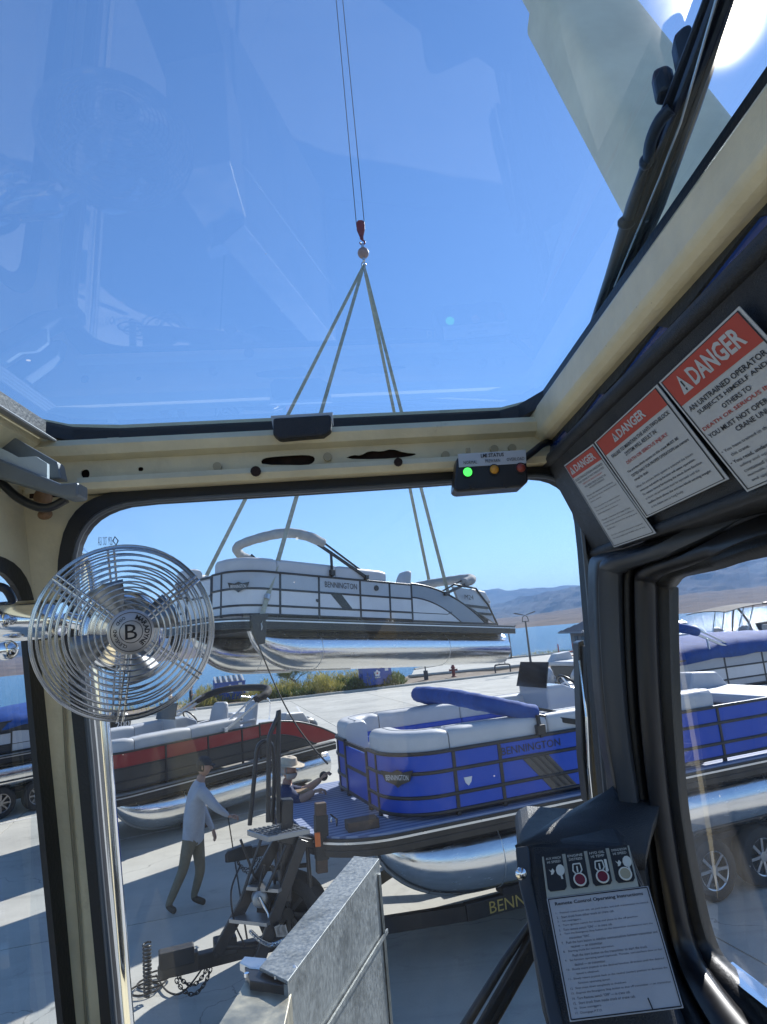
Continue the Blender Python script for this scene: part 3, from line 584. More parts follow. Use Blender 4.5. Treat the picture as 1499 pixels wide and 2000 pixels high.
def deck_outline(L, w=1.27, r=.75):
    P = [(0, w)]
    x = .4
    while x < L-r: P.append((x, w)); x += .5
    for i in range(11):
        a = math.pi/2*(1-i/10); P.append((L-r+r*math.cos(a), w-.62+.62*math.sin(a)))
    return P+[(x, -y) for x, y in reversed(P)]
def outboard(b, x, z, m, lab=None, y=0, badge=None, tilt=0):
    g = bpy.data.objects.new('outboard_motor', None); COL.objects.link(g); g.parent = b; g.location = (x, y, z); g.rotation_euler = (0, R(tilt), 0)
    if lab: g['label'] = lab
    rr = []
    for t_, (xc, hx, hy) in zip((0, .12, .3, .45, .56, .62), ((-.05, .22, .17), (-.06, .27, .2), (-.08, .29, .21), (-.08, .27, .2), (-.06, .2, .15), (-.04, .08, .06))):
        rr.append([Vector((xc+hx*math.copysign(abs(math.cos(a))**.7, math.cos(a)), hy*math.copysign(abs(math.sin(a))**.7, math.sin(a)), .2+t_)) for a in [math.tau*i/18 for i in range(18)]])
    MB().rings(rr).build('cowl', m, g, smooth=50)
    k = MB(); k.rings([[Vector((x_*s_-.04, y_*s_, z_)) for x_, y_ in ((-.2, -.13), (.14, -.13), (.14, .13), (-.2, .13))] for s_, z_ in ((1, .2), (.8, -.1), (.62, -.55), (.6, -.75))]); k.build('midsection', m, g, bevel=.03)
    MB().lathe([(.02, -.3), (.06, -.2), (.08, 0), (.06, .22), (.02, .3)], (-.05, 0, -.88), (1, 0, 0), 12).build('gearcase', m, g, smooth=50)
    MB().prism([(-.18, -.012, -.7), (.12, -.012, -.7), (.02, -.012, -1.15), (-.1, -.012, -1.12)], (0, .024, 0)).build('skeg', m, g)
    k = MB()
    for i in range(3):
        a = math.tau*i/3; k.add([(-.32, .05*math.cos(a), -.88+.05*math.sin(a)), (-.36, .18*math.cos(a-.5), -.88+.18*math.sin(a-.5)), (-.34, .2*math.cos(a+.2), -.88+.2*math.sin(a+.2)), (-.30, .07*math.cos(a+.6), -.88+.07*math.sin(a+.6))], [(0, 1, 2, 3)])
    k.build('propeller', ALUR, g, solid=.008); MB().box((.2, 0, .02), (.12, .28, .5)).build('mount_bracket', DARKM, g, bevel=.01)
    if badge:
        for sy in (-1, 1):
            P = (lambda u, v: Vector((.16-.4*u, .222, .56-.16*v))) if sy > 0 else (lambda u, v: Vector((-.24+.4*u, -.222, .56-.16*v)))
            put_text(MB(), badge, P, 0, 0, 1, 1).build('badge', SIGNW, g)
    return g
def bucket_seat(b, x, y, m, rz=0, name='captain_seat'):
    g = bpy.data.objects.new(name, None); COL.objects.link(g); g.parent = b; g.location = (x, y, 0); g.rotation_euler = (0, 0, rz)
    MB().lathe([(.2, 0), (.2, .03), (.05, .05), (.05, .4)], n=12).build('pedestal', ALUR, g); MB().box((0, 0, .46), (.5, .52, .14)).build('seat', m, g, bevel=.05, segs=3)
    k = MB(); k.rings([[Vector((x_, y_*w_, z_)) for x_, y_ in ((-.02+sx, -.5), (.12+sx, -.42), (.12+sx, .42), (-.02+sx, .5))] for sx, w_, z_ in ((-.28, .5, .48), (-.32, .54, .7), (-.38, .48, .95), (-.43, .36, 1.08))]); k.build('backrest', m, g, bevel=.06, segs=3)
    for sy in (-1, 1): MB().bar((-.25, sy*.29, .68), (.18, sy*.29, .66), .07, .06).build('armrest', m, g, bevel=.02)
    return g
def bimini(b, xh, xt, zt, hh, m, strut=DARKM, half=1.19, rt=.085, legs=True, drop=.0, yt=1.05):
    """folded canvas top: struts from both rails up to a canvas boot that spans the beam"""
    g = bpy.data.objects.new('folded_bimini_top', None); COL.objects.link(g); g.parent = b
    for sy in (-1, 1):
        MB().bar((xh, sy*half, hh), (xt-(xt-xh)*.12, sy*yt, zt-.05), .035, .055).build('strut', strut, g, bevel=.006)
        MB().bar((xh-.1*(1 if xt > xh else -1), sy*(half-.04), hh+.03), (xt-(xt-xh)*.25, sy*(yt-.05), zt+.01), .022, .03).build('strut', strut, g)
        if legs: MB().bar((xh+(xt-xh)*.62, sy*half, hh-.06), (xh+(xt-xh)*.62, sy*half*.98, hh+(zt-hh)*.62), .03, .045).build('prop_leg', strut, g, bevel=.006); MB().box((xh+(xt-xh)*.62, sy*half, hh+.02), (.1, .06, .1)).build('leg_clamp', strut, g, bevel=.01)
        MB().box((xh, sy*half, hh), (.08, .07, .08)).build('hinge', strut, g, bevel=.01)
    sg = 1 if xt > xh else -1
    pts = catmull([(xt-.42*sg, yt+.01, zt-.10), (xt-.12*sg, yt, zt-.01), (xt+.12*sg, yt*.78, zt+.07), (xt+.2*sg, yt*.35, zt+.1-drop), (xt+.2*sg, -yt*.35, zt+.1-drop), (xt+.12*sg, -yt*.78, zt+.07), (xt-.12*sg, -yt, zt-.01), (xt-.42*sg, -yt-.01, zt-.10)], 9)
    rr = [rt*(.72 if i in (0, len(pts)-1) else 1)*(1+.035*math.sin(i*1.1)+.02*math.sin(i*2.9)) for i in range(len(pts))]
    MB().tube(pts, rr, 12).build('canvas_boot', m, g, smooth=70)
    return g
def pontoon(label, M, L, *, fo=.35, xs=2.9, fh=.70, rows=(.05, .2, .46), posts=(), colA=WHITE, colB=WHITE, colC=WHITE, floor=DECKG, swoosh=True, sw=(GREYB, WHITE), cush=VINYL, ctop=.93, cx0=3.3,
            letters=None, lcol=INK, seats=(), helm=None, emblem=True, tubes_r=.335, stern=True, motor=None, motor_label=None, bimini1=None, bimini2=None, gate_open=False, slash=None, detail=True, cat='pontoon boat', piping=None, group=None):
    b = thing('pontoon_boat', label, cat, mtx=M, group=group)
    w = 1.27
    # pontoons
    for sy in (-1, 1):
        y = sy*.86; r = tubes_r; nose = 1.25; top = -.135; RR = []; n = 26
        for i in range(19):
            t = i/18; x = L-.58-nose+nose*t; q = (1-t**2.6)**.62 if t < .999 else .02; rz = r*max(.05, q); ry = r*(1-.55*t**2.2)*max(.1, (1-t**9))
            RR.append((x, top-rz, ry, rz))
        RR = [(.1, top-r, r, r), (.12, top-r, r, r)]+[(.12+(L-.58-nose-.12)*i/6, top-r, r, r) for i in range(1, 6)]+RR
        k = MB(); k.rings([[Vector((x, y+ry*math.cos(math.tau*j/n), zc+rz*math.sin(math.tau*j/n))) for j in range(n)] for x, zc, ry, rz in RR])
        tb = k.build('pontoon_tube', ALU, b, smooth=40)
        for x in (L-.58-nose, (L-nose)*.36):
            MB().tube([(x, y+r*1.004*math.cos(a), top-r+r*1.004*math.sin(a)) for a in [math.tau*j/24 for j in range(24)]], .006, 5, True).build('weld_seam', ALUR, tb)
        kp = [Vector((x, y, zc-rz-.012)) for x, zc, ry, rz in RR[6:]]; MB().tube(kp, .014, 6).build('keel_strip', ALUR, tb, smooth=60)
        MB().bar((.5, y, top+.02), (L-1.0, y, top+.02), .07, .09).build('riser', ALUR, tb)
    # deck
    D = deck_outline(L); MB().prism([(x, y, -.035) for x, y in D], (0, 0, .033)).build('deck_floor', floor, b)
    for z0, z1, ex, m, nm in ((-.175, -.02, .02, RUBR, 'rub_rail'), (-.065, -.045, .03, ALUR, 'trim_strip'), (-.13, -.118, .026, RAILM, 'lower_trim_strip')):
        k = MB(); Q = [Vector((x, y, 0)) for x, y in D]; rr = []
        c = Vector((L/2, 0, 0))
        for i in range(len(Q)):
            a = Q[i]; d_ = (Q[min(i+1, len(Q)-1)]-Q[max(i-1, 0)]).normalized(); nn = Vector((-d_.y, d_.x, 0)); rr.append([a+nn*(-.04)+Vector((0, 0, z0)), a+nn*ex+Vector((0, 0, z0)), a+nn*ex+Vector((0, 0, z1)), a-nn*.04+Vector((0, 0, z1))])
        k.rings(rr).build(nm, m, b, smooth=50)
    MB().box((L*.5-.1, 0, -.12), (L-.9, 2.3, .14)).build('deck_frame', DARKM, b)
    for i in range(int(L/1.1)): MB().bar((.6+i*1.0, -.8, -.23), (.6+i*1.0, .8, -.23), .08, .06).build('cross_channel', ALUR, b)
    # fences
    for sgn in (1, -1):
        P = path_side(L, sgn, fo, xs); S_ = arclen(P); end = S_[-1]
        st = sorted([max(0, min(end, (q-xs))) for q in posts if q >= xs]+[0]); st = [s for i, s in enumerate(st) if i == 0 or s-st[i-1] > .05]
        corner = (L-fo-.5-xs); allst = st+[s for s in (corner+.78,) if s-st[-1] > .2]+[end]
        hs = list(rows)+[fh]; fills = (colC, colB, colA)
        for ri in range(len(hs)-1):
            for i in range(len(allst)-1):
                Q = seg(P, S_, allst[i]+.012, allst[i+1]-.012)
                if len(Q) < 2 or allst[i+1]-allst[i] < .04: continue
                k = MB(); wall(k, Q, sgn, hs[ri]+.012, hs[ri+1]-.012, -.008, .016); k.build('fence_panel', fills[ri] if len(hs) == 4 else fills[ri+1], b, smooth=30)
        for h in hs:
            k = MB(); sweep(k, seg(P, S_, 0, end), sgn, rrect(-.02, .022, h-.017, h+.017, .008, 2)); k.build('rail', RAILM, b, smooth=50)
        for s in allst:
            p = at_s(P, S_, s); hgt = fh+.012; MB().box((p.x, p.y, hgt/2), (.035, .035, hgt)).build('fence_post', RAILM, b)
        if swoosh:
            xg = xs; yo = sgn*1.17; f1 = lambda x: fh*(1-max(0, (xg-x)/2.35)**2.1)+.02; f2 = lambda x: rows[2]*(1-max(0, (xg-x)/1.5)**2)+.03
            def stripf(xa, xb, lo, hi, m, nm, th=.014):
                n = 22; rr = []
                for i in range(n+1):
                    x = xa+(xb-xa)*i/n; l_, h_ = lo(x), max(lo(x)+.004, hi(x)); rr.append([Vector((x, yo-th/2, l_)), Vector((x, yo+th/2, l_)), Vector((x, yo+th/2, h_)), Vector((x, yo-th/2, h_))])
                MB().rings(rr).build(nm, m, b, smooth=30)
            stripf(xg-.02, xg-2.35, lambda x: max(.03, f2(x)) if x > xg-1.5 else .03, f1, sw[0], 'swoosh_panel')
            stripf(xg-.02, xg-1.48, lambda x: .05, f2, sw[1], 'fence_panel', .017)
            k = MB(); k.tube([(xg-i*.1, yo, f1(xg-i*.1)) for i in range(24)], .022, 8); k.build('rail', RAILM, b, smooth=60)
            k = MB(); k.tube([(xg-i*.075, yo, f2(xg-i*.075)) for i in range(21)], .018, 8); k.build('rail', RAILM, b, smooth=60)
            MB().tube([(xg, yo, rows[1]), (xg-.6, yo, rows[1]), (xg-1.05, yo, rows[1]), (xg-1.2, yo, rows[1]+.05)], .013, 6).build('rail', RAILM, b, smooth=60)
            MB().bar((xg+.02, yo, .03), (.5, yo, .03), .04, .035).build('rail', RAILM, b)
        # couch along the fence
        s0 = max(0, cx0-xs); Q = seg(P, S_, s0, end-.02)
        lo = fh*.42
        tot = end-.02-s0; ns = max(1, round(tot/1.25))
        for ci in range(ns):
            Qc = seg(P, S_, s0+tot*ci/ns+.006, s0+tot*(ci+1)/ns-.006); N0 = outn(Qc, sgn); k = MB(); full = rrect(-.30, -.012, lo, ctop, .075, 4); cx_ = -.155; cz_ = (lo+ctop)/2; rr_ = []
            for qi, (p, n) in enumerate(zip(Qc, N0)):
                f_ = 1.0 if 0 < qi < len(Qc)-1 else .93; rr_.append([p+n*(cx_+(o-cx_)*f_)+Vector((0, 0, cz_+(z-cz_)*f_)) for o, z in full])
            cb = k.rings(rr_).build('couch_back', cush, b, smooth=50)
            k = MB(); sweep(k, Qc, sgn, rrect(-.318, -.29, lo+.1, ctop-.28, .012, 2)); k.build('couch_panel', VINYLD if not piping else cush, cb, smooth=50)
            k = MB(); sweep(k, Qc, sgn, [(-.156+.004*math.cos(a), ctop+.001+.004*math.sin(a)) for a in [math.tau*j/6 for j in range(6)]]); k.build('stitched_seam', VINYLD, cb, smooth=60)
            if piping: k = MB(); sweep(k, Qc, sgn, rrect(-.325, -.29, ctop-.26, ctop-.20, .01, 2)); k.build('piping', piping, cb, smooth=50)
        Q2 = seg(P, S_, s0, max(s0+.3, corner+.1)); k = MB(); sweep(k, Q2, sgn, rrect(-.78, -.25, .26, .42, .05, 3)); k.build('couch_seat', cush, b, smooth=50)
        k = MB(); sweep(k, Q2, sgn, rrect(-.72, -.25, .02, .27, .02, 2)); k.build('couch_base', VINYLD, b, smooth=50)
    # bow gate
    if not gate_open:
        xf = L-fo; k = MB().box((xf, 0, fh*.5), (.016, .72, fh*.82)).build('gate_panel', colB, b)
        for z in (rows[0], fh*.55, fh*.97): MB().bar((xf, -.38, z), (xf, .38, z), .03, .035).build('gate_rail', RAILM, b)
        for sy in (-.38, .38): MB().box((xf, sy, fh*.5), (.04, .04, fh)).build('gate_post', RAILM, b)
    if emblem:
        for sy in (1,):
            a = R(28); c = Vector((L-fo-.12, sy*.98, fh*.66)); d1 = Vector((math.cos(R(125)), 0, 0))
            nrm = Vector((.72, .69, 0)).normalized(); tx = Vector((-.69, .72, 0))*-1
            tx = Vector((0, 0, 1)).cross(nrm)
            sh = [(-.17, .07), (-.06, .05), (0, .075), (.06, .05), (.17, .07), (.13, -.03), (.04, -.06), (0, -.09), (-.04, -.06), (-.13, -.03)]
            pl = [c+nrm*.05+tx*u+Vector((0, 0, v)) for u, v in sh]; e1 = MB().prism(pl, nrm*.012).build('winged_emblem', DARKM, b)
            put_text(MB(), 'BENNINGTON', lambda u, v: c+nrm*.065+tx*(-.12+.24*u)+Vector((0, 0, .03-.05*v)), 0, 0, 1, 1).build('emblem_letters', SIGNW, e1)
    if letters:
        for (xa, xb, za, zb) in letters:
            put_text(MB(), 'BENNINGTON', lambda u, v: Vector((xa+(xb-xa)*u, 1.17+.014, za+(zb-za)*v)), 0, 0, 1, 1, bold=0).build('lettering', lcol, b)
    if slash:
        for (pts, m, nm) in slash: MB().prism([(x, 1.17+.010, z) for x, z in pts], (0, .006, 0)).build(nm, m, b)
    # helm and seats
    if helm:
        hx, hy = helm; g = bpy.data.objects.new('helm_console', None); COL.objects.link(g); g.parent = b; g.location = (hx, hy, 0); g.rotation_euler = (0, 0, math.pi)
        MB().rings([[Vector((x, y, z)) for x, y in ((-.3, -.35), (.2+dx, -.35), (.2+dx, .35), (-.3, .35))] for z, dx in ((0, 0), (.55, .1), (.8, .05), (.92, -.25))]).build('console_body', PALE, g, bevel=.04, segs=3)
        MB().add([(-.32, -.36, .9), (-.32, .36, .9), (-.22, .34, 1.22), (-.22, -.34, 1.22)], [(0, 1, 2, 3)]).build('windscreen', mat('smoked_acrylic', (.02, .022, .026), .1), g, solid=.015)
        c = Vector((.3, 0, .84)); ax = Vector((.8, 0, .6)); u, v = frame_of(ax); MB().tube([c+(u*math.cos(a)+v*math.sin(a))*.19 for a in [math.tau*j/20 for j in range(20)]], .017, 8, True).build('steering_wheel', DARKM, g, smooth=60)
        k = MB()
        for a in (.5, 2.6, 4.7): k.cyl(c, c+(u*math.cos(a)+v*math.sin(a))*.19, .012, n=6)
        k.cyl(c, c-ax*.14, .03, n=8); k.build('wheel_spokes', ALUR, g); MB().box((.05, .45, .8), (.3, .2, .3)).build('instrument_pod', DARKM, g, bevel=.03)
    for (sx, sy, rz) in seats: bucket_seat(b, sx, sy, cush, rz)
    if stern:
        k = MB(); Q = [Vector((.55, y, 0)) for y in (-1.0, -.5, 0, .5, 1.0)]
        MB().box((1.05, 0, .2), (.9, 2.05, .4)).build('stern_lounge_base', CHAR, b, bevel=.03); MB().box((1.0, 0, .46), (1.0, 2.1, .14)).build('stern_lounge', cush, b, bevel=.05, segs=3)
        for sy in (-1, 1): MB().rings([[Vector((x, sy*.95+y, z)) for x, z in ((.55, .5), (1.35, .5), (1.25, .78), (.75, .74))] for y in (-.16, -.12, .12, .16)]).build('headrest', cush, b, bevel=.04, segs=3)
    if motor: outboard(b, -.25, -.35, motor, motor_label, badge='200')
    if bimini1: bimini(b, *bimini1)
    if bimini2: bimini(b, *bimini2)
    return b
# ------------------------------------------------------------------ trailers (local: boat's frame in plan, z=0 ground)
RIM = mat('alloy_rim', (.55, .56, .57), .3, 1)
def wheel(par, c, r=.33, w=.21, spokes=8, rim=None, name='wheel', axis=(0, 1, 0)):
    rim = rim or RIM; g = bpy.data.objects.new(name, None); COL.objects.link(g); g.parent = par; g.location = c; ax = Vector(axis)
    MB().lathe([(r*.62, -w*.46), (r*.80, -w*.5), (r*.95, -w*.42), (r, -w*.25), (r, w*.25), (r*.95, w*.42), (r*.8, w*.5), (r*.62, w*.46), (r*.6, 0)], (0, 0, 0), ax, 36, caps=False).build('tyre', TYRE, g, smooth=40)
    MB().lathe([(r*.62, -w*.4), (r*.58, -w*.4), (r*.55, 0), (r*.58, w*.4), (r*.64, w*.44), (r*.64, -w*.44)], (0, 0, 0), ax, 30, caps=False).build('rim', rim, g, smooth=40)
    k = MB(); u, v = frame_of(ax)
    for i in range(spokes):
        a = math.tau*i/spokes; d = u*math.cos(a)+v*math.sin(a)
        for sg in (1, -1): k.bar(d*r*.12+ax*sg*w*.33, d*r*.6+ax*sg*w*.40, r*.10, .02, upv=ax)
    for sg in (1, -1): k.cyl(ax*sg*w*.30, ax*sg*w*.42, r*.16, n=12)
    k.build('spokes', rim, g); MB().cyl(ax*-.02, ax*.02, r*.56, n=24).build('brake_disc', DARKM, g)
    return g
def trailer(label, M, L, *, axle, tongue=1.3, ladder=True, spare=False, bunk_z=.5, letters=False, rim=None, ladder_y=.0, yw=1.08, tongue_y=0, jack=True, group=None, bow_arm=False):
    t = thing('boat_trailer', label, 'trailer', mtx=M, group=group); z = bunk_z-.17
    for sy in (-1, 1):
        rl = MB().bar((.3, sy*.86, z), (L-1.5, sy*.86, z), .08, .16).build('frame_rail', DARKM, t, bevel=.008)
        MB().bar((.6, sy*.86, z+.125), (L-1.9, sy*.86, z+.125), .16, .07).build('bunk', CANK, t, bevel=.01)
        MB().bar((L-1.5, sy*.86, z), (L+.1, sy*.06+tongue_y, z), .08, .14).build('tongue_arm', DARKM, t)
        for ax_ in axle:
            wheel(t, (ax_, sy*yw, .33), rim=rim)
        x0, x1 = min(axle)-.42, max(axle)+.42; pts = [(x0, sy*yw, .42), (x0+.06, sy*yw, .66), (x0+.22, sy*yw, .76), (x1-.22, sy*yw, .76), (x1-.06, sy*yw, .66), (x1, sy*yw, .42)]
        MB().rings([[Vector((x, y_-.13, z_)), Vector((x, y_+.13, z_)), Vector((x, y_+.13, z_+.015)), Vector((x, y_-.13, z_+.015))] for x, y_, z_ in pts]).build('fender', DARKM, t, bevel=.006)
    for x in [L*.1, L*.3, L*.5, L*.7]: MB().bar((x, -.9, z-.02), (x, .9, z-.02), .07, .1).build('cross_member', DARKM, t)
    for ax_ in axle: MB().cyl((ax_, -yw, .33), (ax_, yw, .33), .035, n=8).build('axle', DARKM, t)
    for sy in (-1, 1): MB().box((.2, sy*1.0, z+.05), (.06, .22, .1)).build('tail_lamp', mat('red_lens', (.4, .02, .02), .2), t, bevel=.01)
    MB().bar((L-.6, tongue_y, z), (L+tongue, tongue_y, z), .1, .13).build('tongue', DARKM, t, bevel=.01)
    xt = L+tongue; MB().rings([[Vector((x, tongue_y+y_, z+z_)) for y_, z_ in ((-w, -.06), (w, -.06), (w*.7, h), (-w*.7, h))] for x, w, h in ((xt-.05, .07, .09), (xt+.12, .07, .1), (xt+.26, .05, .07), (xt+.3, .02, .03))]).build('coupler', DARKM, t, bevel=.008)
    k = MB()
    for sy in (-1, 1):
        chain(k, [(xt-.15+.30*q, tongue_y+sy*(.07+.04*q), z-.06-.16*math.sin(q*math.pi)**.8) for q in [a_/14 for a_ in range(15)]], 15)
    k.build('safety_chain', DARKM, t)
    if jack:
        jx = xt-.35; jy = tongue_y+.14; k = MB().cyl((jx, jy, z-.3), (jx, jy, z+.62), .035, n=10); k.cyl((jx, jy, z+.62), (jx, jy, z+.66), .045, n=10); j = k.build('jack', DARKM, t, smooth=40)
        MB().tube([(jx, jy, z+.6), (jx, jy+.16, z+.6), (jx, jy+.17, z+.44), (jx, jy+.25, z+.43)], .011, 6).build('crank_handle', STEELW, j, smooth=50); wheel(t, (jx, jy, z-.33), .08, .05, 5, name='jack_wheel')
    if letters:
        put_text(MB(), 'BENNINGTON', lambda u, v: Vector((L-1.75-1.05*u, .905, z+.055-.11*v)), 0, 0, 1, 1).build('lettering', GOLD, t)
    if spare: wheel(t, spare, .34, .22, 8, mat('black_rim', (.03, .03, .032), .35), 'spare_wheel', axis=Vector((.75, 1, 0)).normalized()); MB().bar((spare[0], 0, z), (spare[0], spare[1], spare[2]), .06, .06).build('spare_carrier', DARKM, t)
    return t
# ------------------------------------------------------------------ the boat on the hook
HA = Vector((5.22, 5.1, -.53)).normalized(); HN = Vector((HA.y, -HA.x, 0)).normalized()
def boat_mtx(origin, xdir, ydir):
    x = xdir.normalized(); y = (ydir-x*ydir.dot(x)).normalized(); z = x.cross(y); m = Matrix((x, y, z)).transposed().to_4x4(); m.translation = origin; return m
stern_port = Vector((3.17, 15.0, EYE-.04))
HM = boat_mtx(stern_port-HN*1.27, -HA, HN)
LH = 7.32
hang = pontoon('white and silver pontoon boat hanging in slings below the crane hook', HM, LH, fo=.22, xs=3.25, fh=.72, rows=(.05, .19, .45), posts=(3.25, 3.85, 4.6, 5.55, 6.35), colA=PALE, colB=WHITE, colC=WHITE,
   letters=[(5.42, 4.68, .645, .545)], cx0=3.9, ctop=.95, seats=((3.3, -.75, .4), (3.2, .55, -.3)), helm=(3.9, -.8), bimini1=(4.45, 5.75, 1.42, .78, CANG), bimini2=(2.25, 1.05, .98, .6, CANG, DARKM, 1.19, .1, False),
   slash=[([(5.3, .44), (5.05, .44), (4.80, .20), (5.03, .20)], DARKM, 'slash_panel'), ([(5.62, .335), (5.55, .335), (5.55, .30), (5.585, .28), (5.62, .30)], DARKM, 'shield_badge'), ], motor=None)
put_text(MB(), 'M24', lambda u, v: Vector((1.62-.3*u, 1.192, .62-.1*v)), 0, 0, 1, 1).build('model_lettering', INK, hang)
MB().cyl((4.2, 1.17, .6), (4.2, 1.2, .6), .05, n=16).build('speaker', DARKM, hang)
for z0 in (.5,):                                                     # raised stern wing beside the lounge
    for sy in (-1, 1): MB().rings([[Vector((x, sy*1.1+d, z)) for x, z in ((.5, .04), (1.75, .5), (1.9, .78), (1.2, .74), (.85, .5), (.62, .2))] for d in (-.03, .03)]).build('stern_wing', PALE, hang, bevel=.01); MB().tube([(.45, sy*1.14, .02), (.75, sy*1.14, .45), (1.15, sy*1.14, .78), (1.9, sy*1.14, .82)], .022, 8).build('rail', RAILM, hang, smooth=60); 
    for sy in (-1, 1):
        for q in (.25, .5): MB().bar((.5+q*.5, sy*1.145, .1+q*.55), (1.0+q*1.1, sy*1.145, q*.6+.1), .02, .05).build('wing_stripe', DARKM, hang)
MB().box((.2, .1, .12), (.12, .3, .3)).build('ladder_pad', BLUE, hang, bevel=.02)
for sy in (-1, 1):
    MB().rings([[Vector((LH-.55+x, sy*(1.24+d), z)) for x, z in ((-.12, .06), (.2, .02), (.16, -.25), (.06, -.42), (-.06, -.40))] for d in (0, .05)]).build('lifting_bracket', DARKM, hang, bevel=.01)
# ------------------------------------------------------------------ the blue boat on its trailer
BA = Vector((.944, .33, 0)).normalized(); BN = Vector((BA.y, -BA.x, 0)); BC = -7.37; LB = 7.7; BZ = 1.45
BM = boat_mtx(BA*(1.49+LB)+BN*BC+Vector((0, 0, BZ)), -BA, BN)
bs = lambda s: 1.49+LB-s                                            # distance along the boat -> local x
blue = pontoon('royal blue pontoon boat with pale seats and blue folded canvas top, on its trailer', BM, LB, fo=.78, xs=1.0, fh=.60, rows=(.05, .2, .42), posts=(1.0, 1.9, 2.9, 3.9, 4.62, 5.79, 6.3), colA=BLUE, colB=BLUE, colC=BLUE, floor=DECKB, swoosh=False,
   cx0=2.9, ctop=.80, letters=[(bs(3.42), bs(4.12), .545, .47)], lcol=INK, helm=(3.9, -.62), seats=((3.1, -.6, 0),), bimini1=(4.69, 5.66, .90, .64, CANB, DARKM, 1.19, .088, True, -.01), slash=[([(bs(3.62), .44), (bs(3.93), .44), (bs(4.25), .07), (bs(3.95), .07)], CHAR, 'slash_panel')], motor=DARKM, motor_label='black outboard motor with white numerals', piping=BLUE)
for q in (.05, .13, .21): MB().prism([(bs(3.66+q), 1.187, .43), (bs(3.69+q), 1.187, .43), (bs(4.01+q), 1.187, .08), (bs(3.98+q), 1.187, .08)], (0, .004, 0)).build('slash_line', RAILM, blue)
MB().prism([(bs(3.02)+dx, 1.18, .30+dz) for dx, dz in ((.045, .03), (-.045, .03), (-.03, -.02), (0, -.05), (.03, -.02))], (0, .006, 0)).build('shield_badge', SIGNW, blue)
for sy in (-1, 1): MB().tube([(LB-.30, sy*.75, .0), (LB-.30, sy*.75, .06), (LB-.30, sy*.55, .06), (LB-.30, sy*.55, 0)], .014, 6).build('cleat', CHROME, blue)
BT = BM.copy(); BT.translation.z = 0
def lp(px_, py_, dn): return onP(px_, py_, (BN.x, BN.y, 0), BC+dn)
spw = BT.inverted() @ lp(572, 1778, .66)
btr = trailer('black tandem trailer with gold lettering under the royal blue boat', BT, LB, axle=(bs(5.95), bs(6.7)), tongue=1.05, spare=tuple(spw), bunk_z=.64, letters=True, ladder_y=.5, tongue_y=.45, jack=False, yw=1.0)
# ladder, hand loops and bow stop of that trailer
lad = bpy.data.objects.new('boarding_ladder', None); COL.objects.link(lad); lad.parent = btr; bpy.context.view_layer.update()
LM = mat('ladder_paint', (.022, .023, .027), .3, var=.25, vs=12)
for (a, b_) in (((545, 1638), (424, 1862)), ((592, 1640), (508, 1872))):
    dn = .62 if a[0] < 570 else .92
    MB().bar(lp(*a, dn), lp(*b_, dn), .05, .10).build('stringer', LM, lad, world=True, bevel=.006)
ALT = mat('ribbed_tread', (.36, .37, .38), .4, .9)
for t_ in (.42, .70):
    p = lp(545-121*t_, 1638+224*t_, .62); q = lp(592-84*t_, 1640+232*t_, .92); d = (q-p).normalized(); f_ = Vector((0, 0, 1)).cross(d).normalized()
    tr = MB().add([p-f_*.09, q-f_*.09, q+f_*.09, p+f_*.09], [(0, 1, 2, 3)]).build('tread', ALT, lad, world=True, solid=.03)
    for i in range(5):
        o_ = f_*(-.075+.0375*i)+Vector((0, 0, .012)); MB().bar(p+o_, q+o_, .014, .012).build('tread_ridge', ALT, tr, world=True) if False else None
plat = [lp(482, 1616, .62), lp(524, 1640, .98), lp(606, 1622, .98), lp(560, 1603, .62)]
pz = sum(p.z for p in plat)/4; plat = [Vector((p.x, p.y, pz)) for p in plat]
pt = MB().prism(plat, (0, 0, -.05)).build('platform', ALT, lad, world=True, bevel=.006)
for i in range(9):
    for j in range(3):
        u = (i+.5)/9; v = (j+.5)/3; c = (plat[0]*(1-u)+plat[3]*u)*(1-v)+(plat[1]*(1-u)+plat[2]*u)*v; e1 = (plat[3]-plat[0])*.085/2; e2 = (plat[1]-plat[0])*.22/2
        MB().prism([c-e1*.6-e2, c+e1*.6-e2, c+e1*.6+e2, c-e1*.6+e2], (0, 0, .008)).build('grip_cleat', mat('grip_dark', (.10, .11, .12), .6), pt, world=True)
def loop(pts, dn, r=.02, nm='hand_loop'): MB().tube(catmull([lp(x, y, dn) for x, y in pts], 6), r, 8).build(nm, LM, lad, world=True, smooth=60)
loop([(488, 1612), (496, 1530), (502, 1468), (512, 1450), (526, 1450), (534, 1470), (536, 1530), (532, 1606)], .70, .021)
loop([(524, 1606), (525, 1500), (526, 1445), (534, 1420), (542, 1402), (545, 1390), (544, 1440), (544, 1520), (545, 1608)], .82, .022)
wp = lp(556, 1700, .8); MB().bar(lp(560, 1560, .8), lp(556, 1760, .8), .11, .11).build('winch_post', LM, lad, world=True, bevel=.01)
for p_, q_ in (((510, 1640), (470, 1760)), ((532, 1690), (548, 1800)), ((516, 1690), (505, 1740))): MB().cyl(lp(*p_, .8), lp(*q_, .8), .014, n=6).build('brace', LM, lad, world=True)
MB().bar(lp(545, 1636, .85), lp(640, 1652, .85), .07, .08).build('bow_stop_arm', LM, lad, world=True, bevel=.008)
bstop = MB().bar(lp(626, 1568, .95), lp(629, 1704, .95), .075, .10).build('bow_stop_post', DWOOD, lad, world=True, bevel=.006)
MB().bar(lp(627, 1592, .95), lp(629, 1678, .95), .09, .115).build('rubber_facing', RUBBER, bstop, world=True)
MB().box(lp(621, 1640, 1.02), (.05, .03, .12)).build('reflector', mat('orange_reflector', (.75, .16, .03), .3), bstop, world=True, bevel=.004)
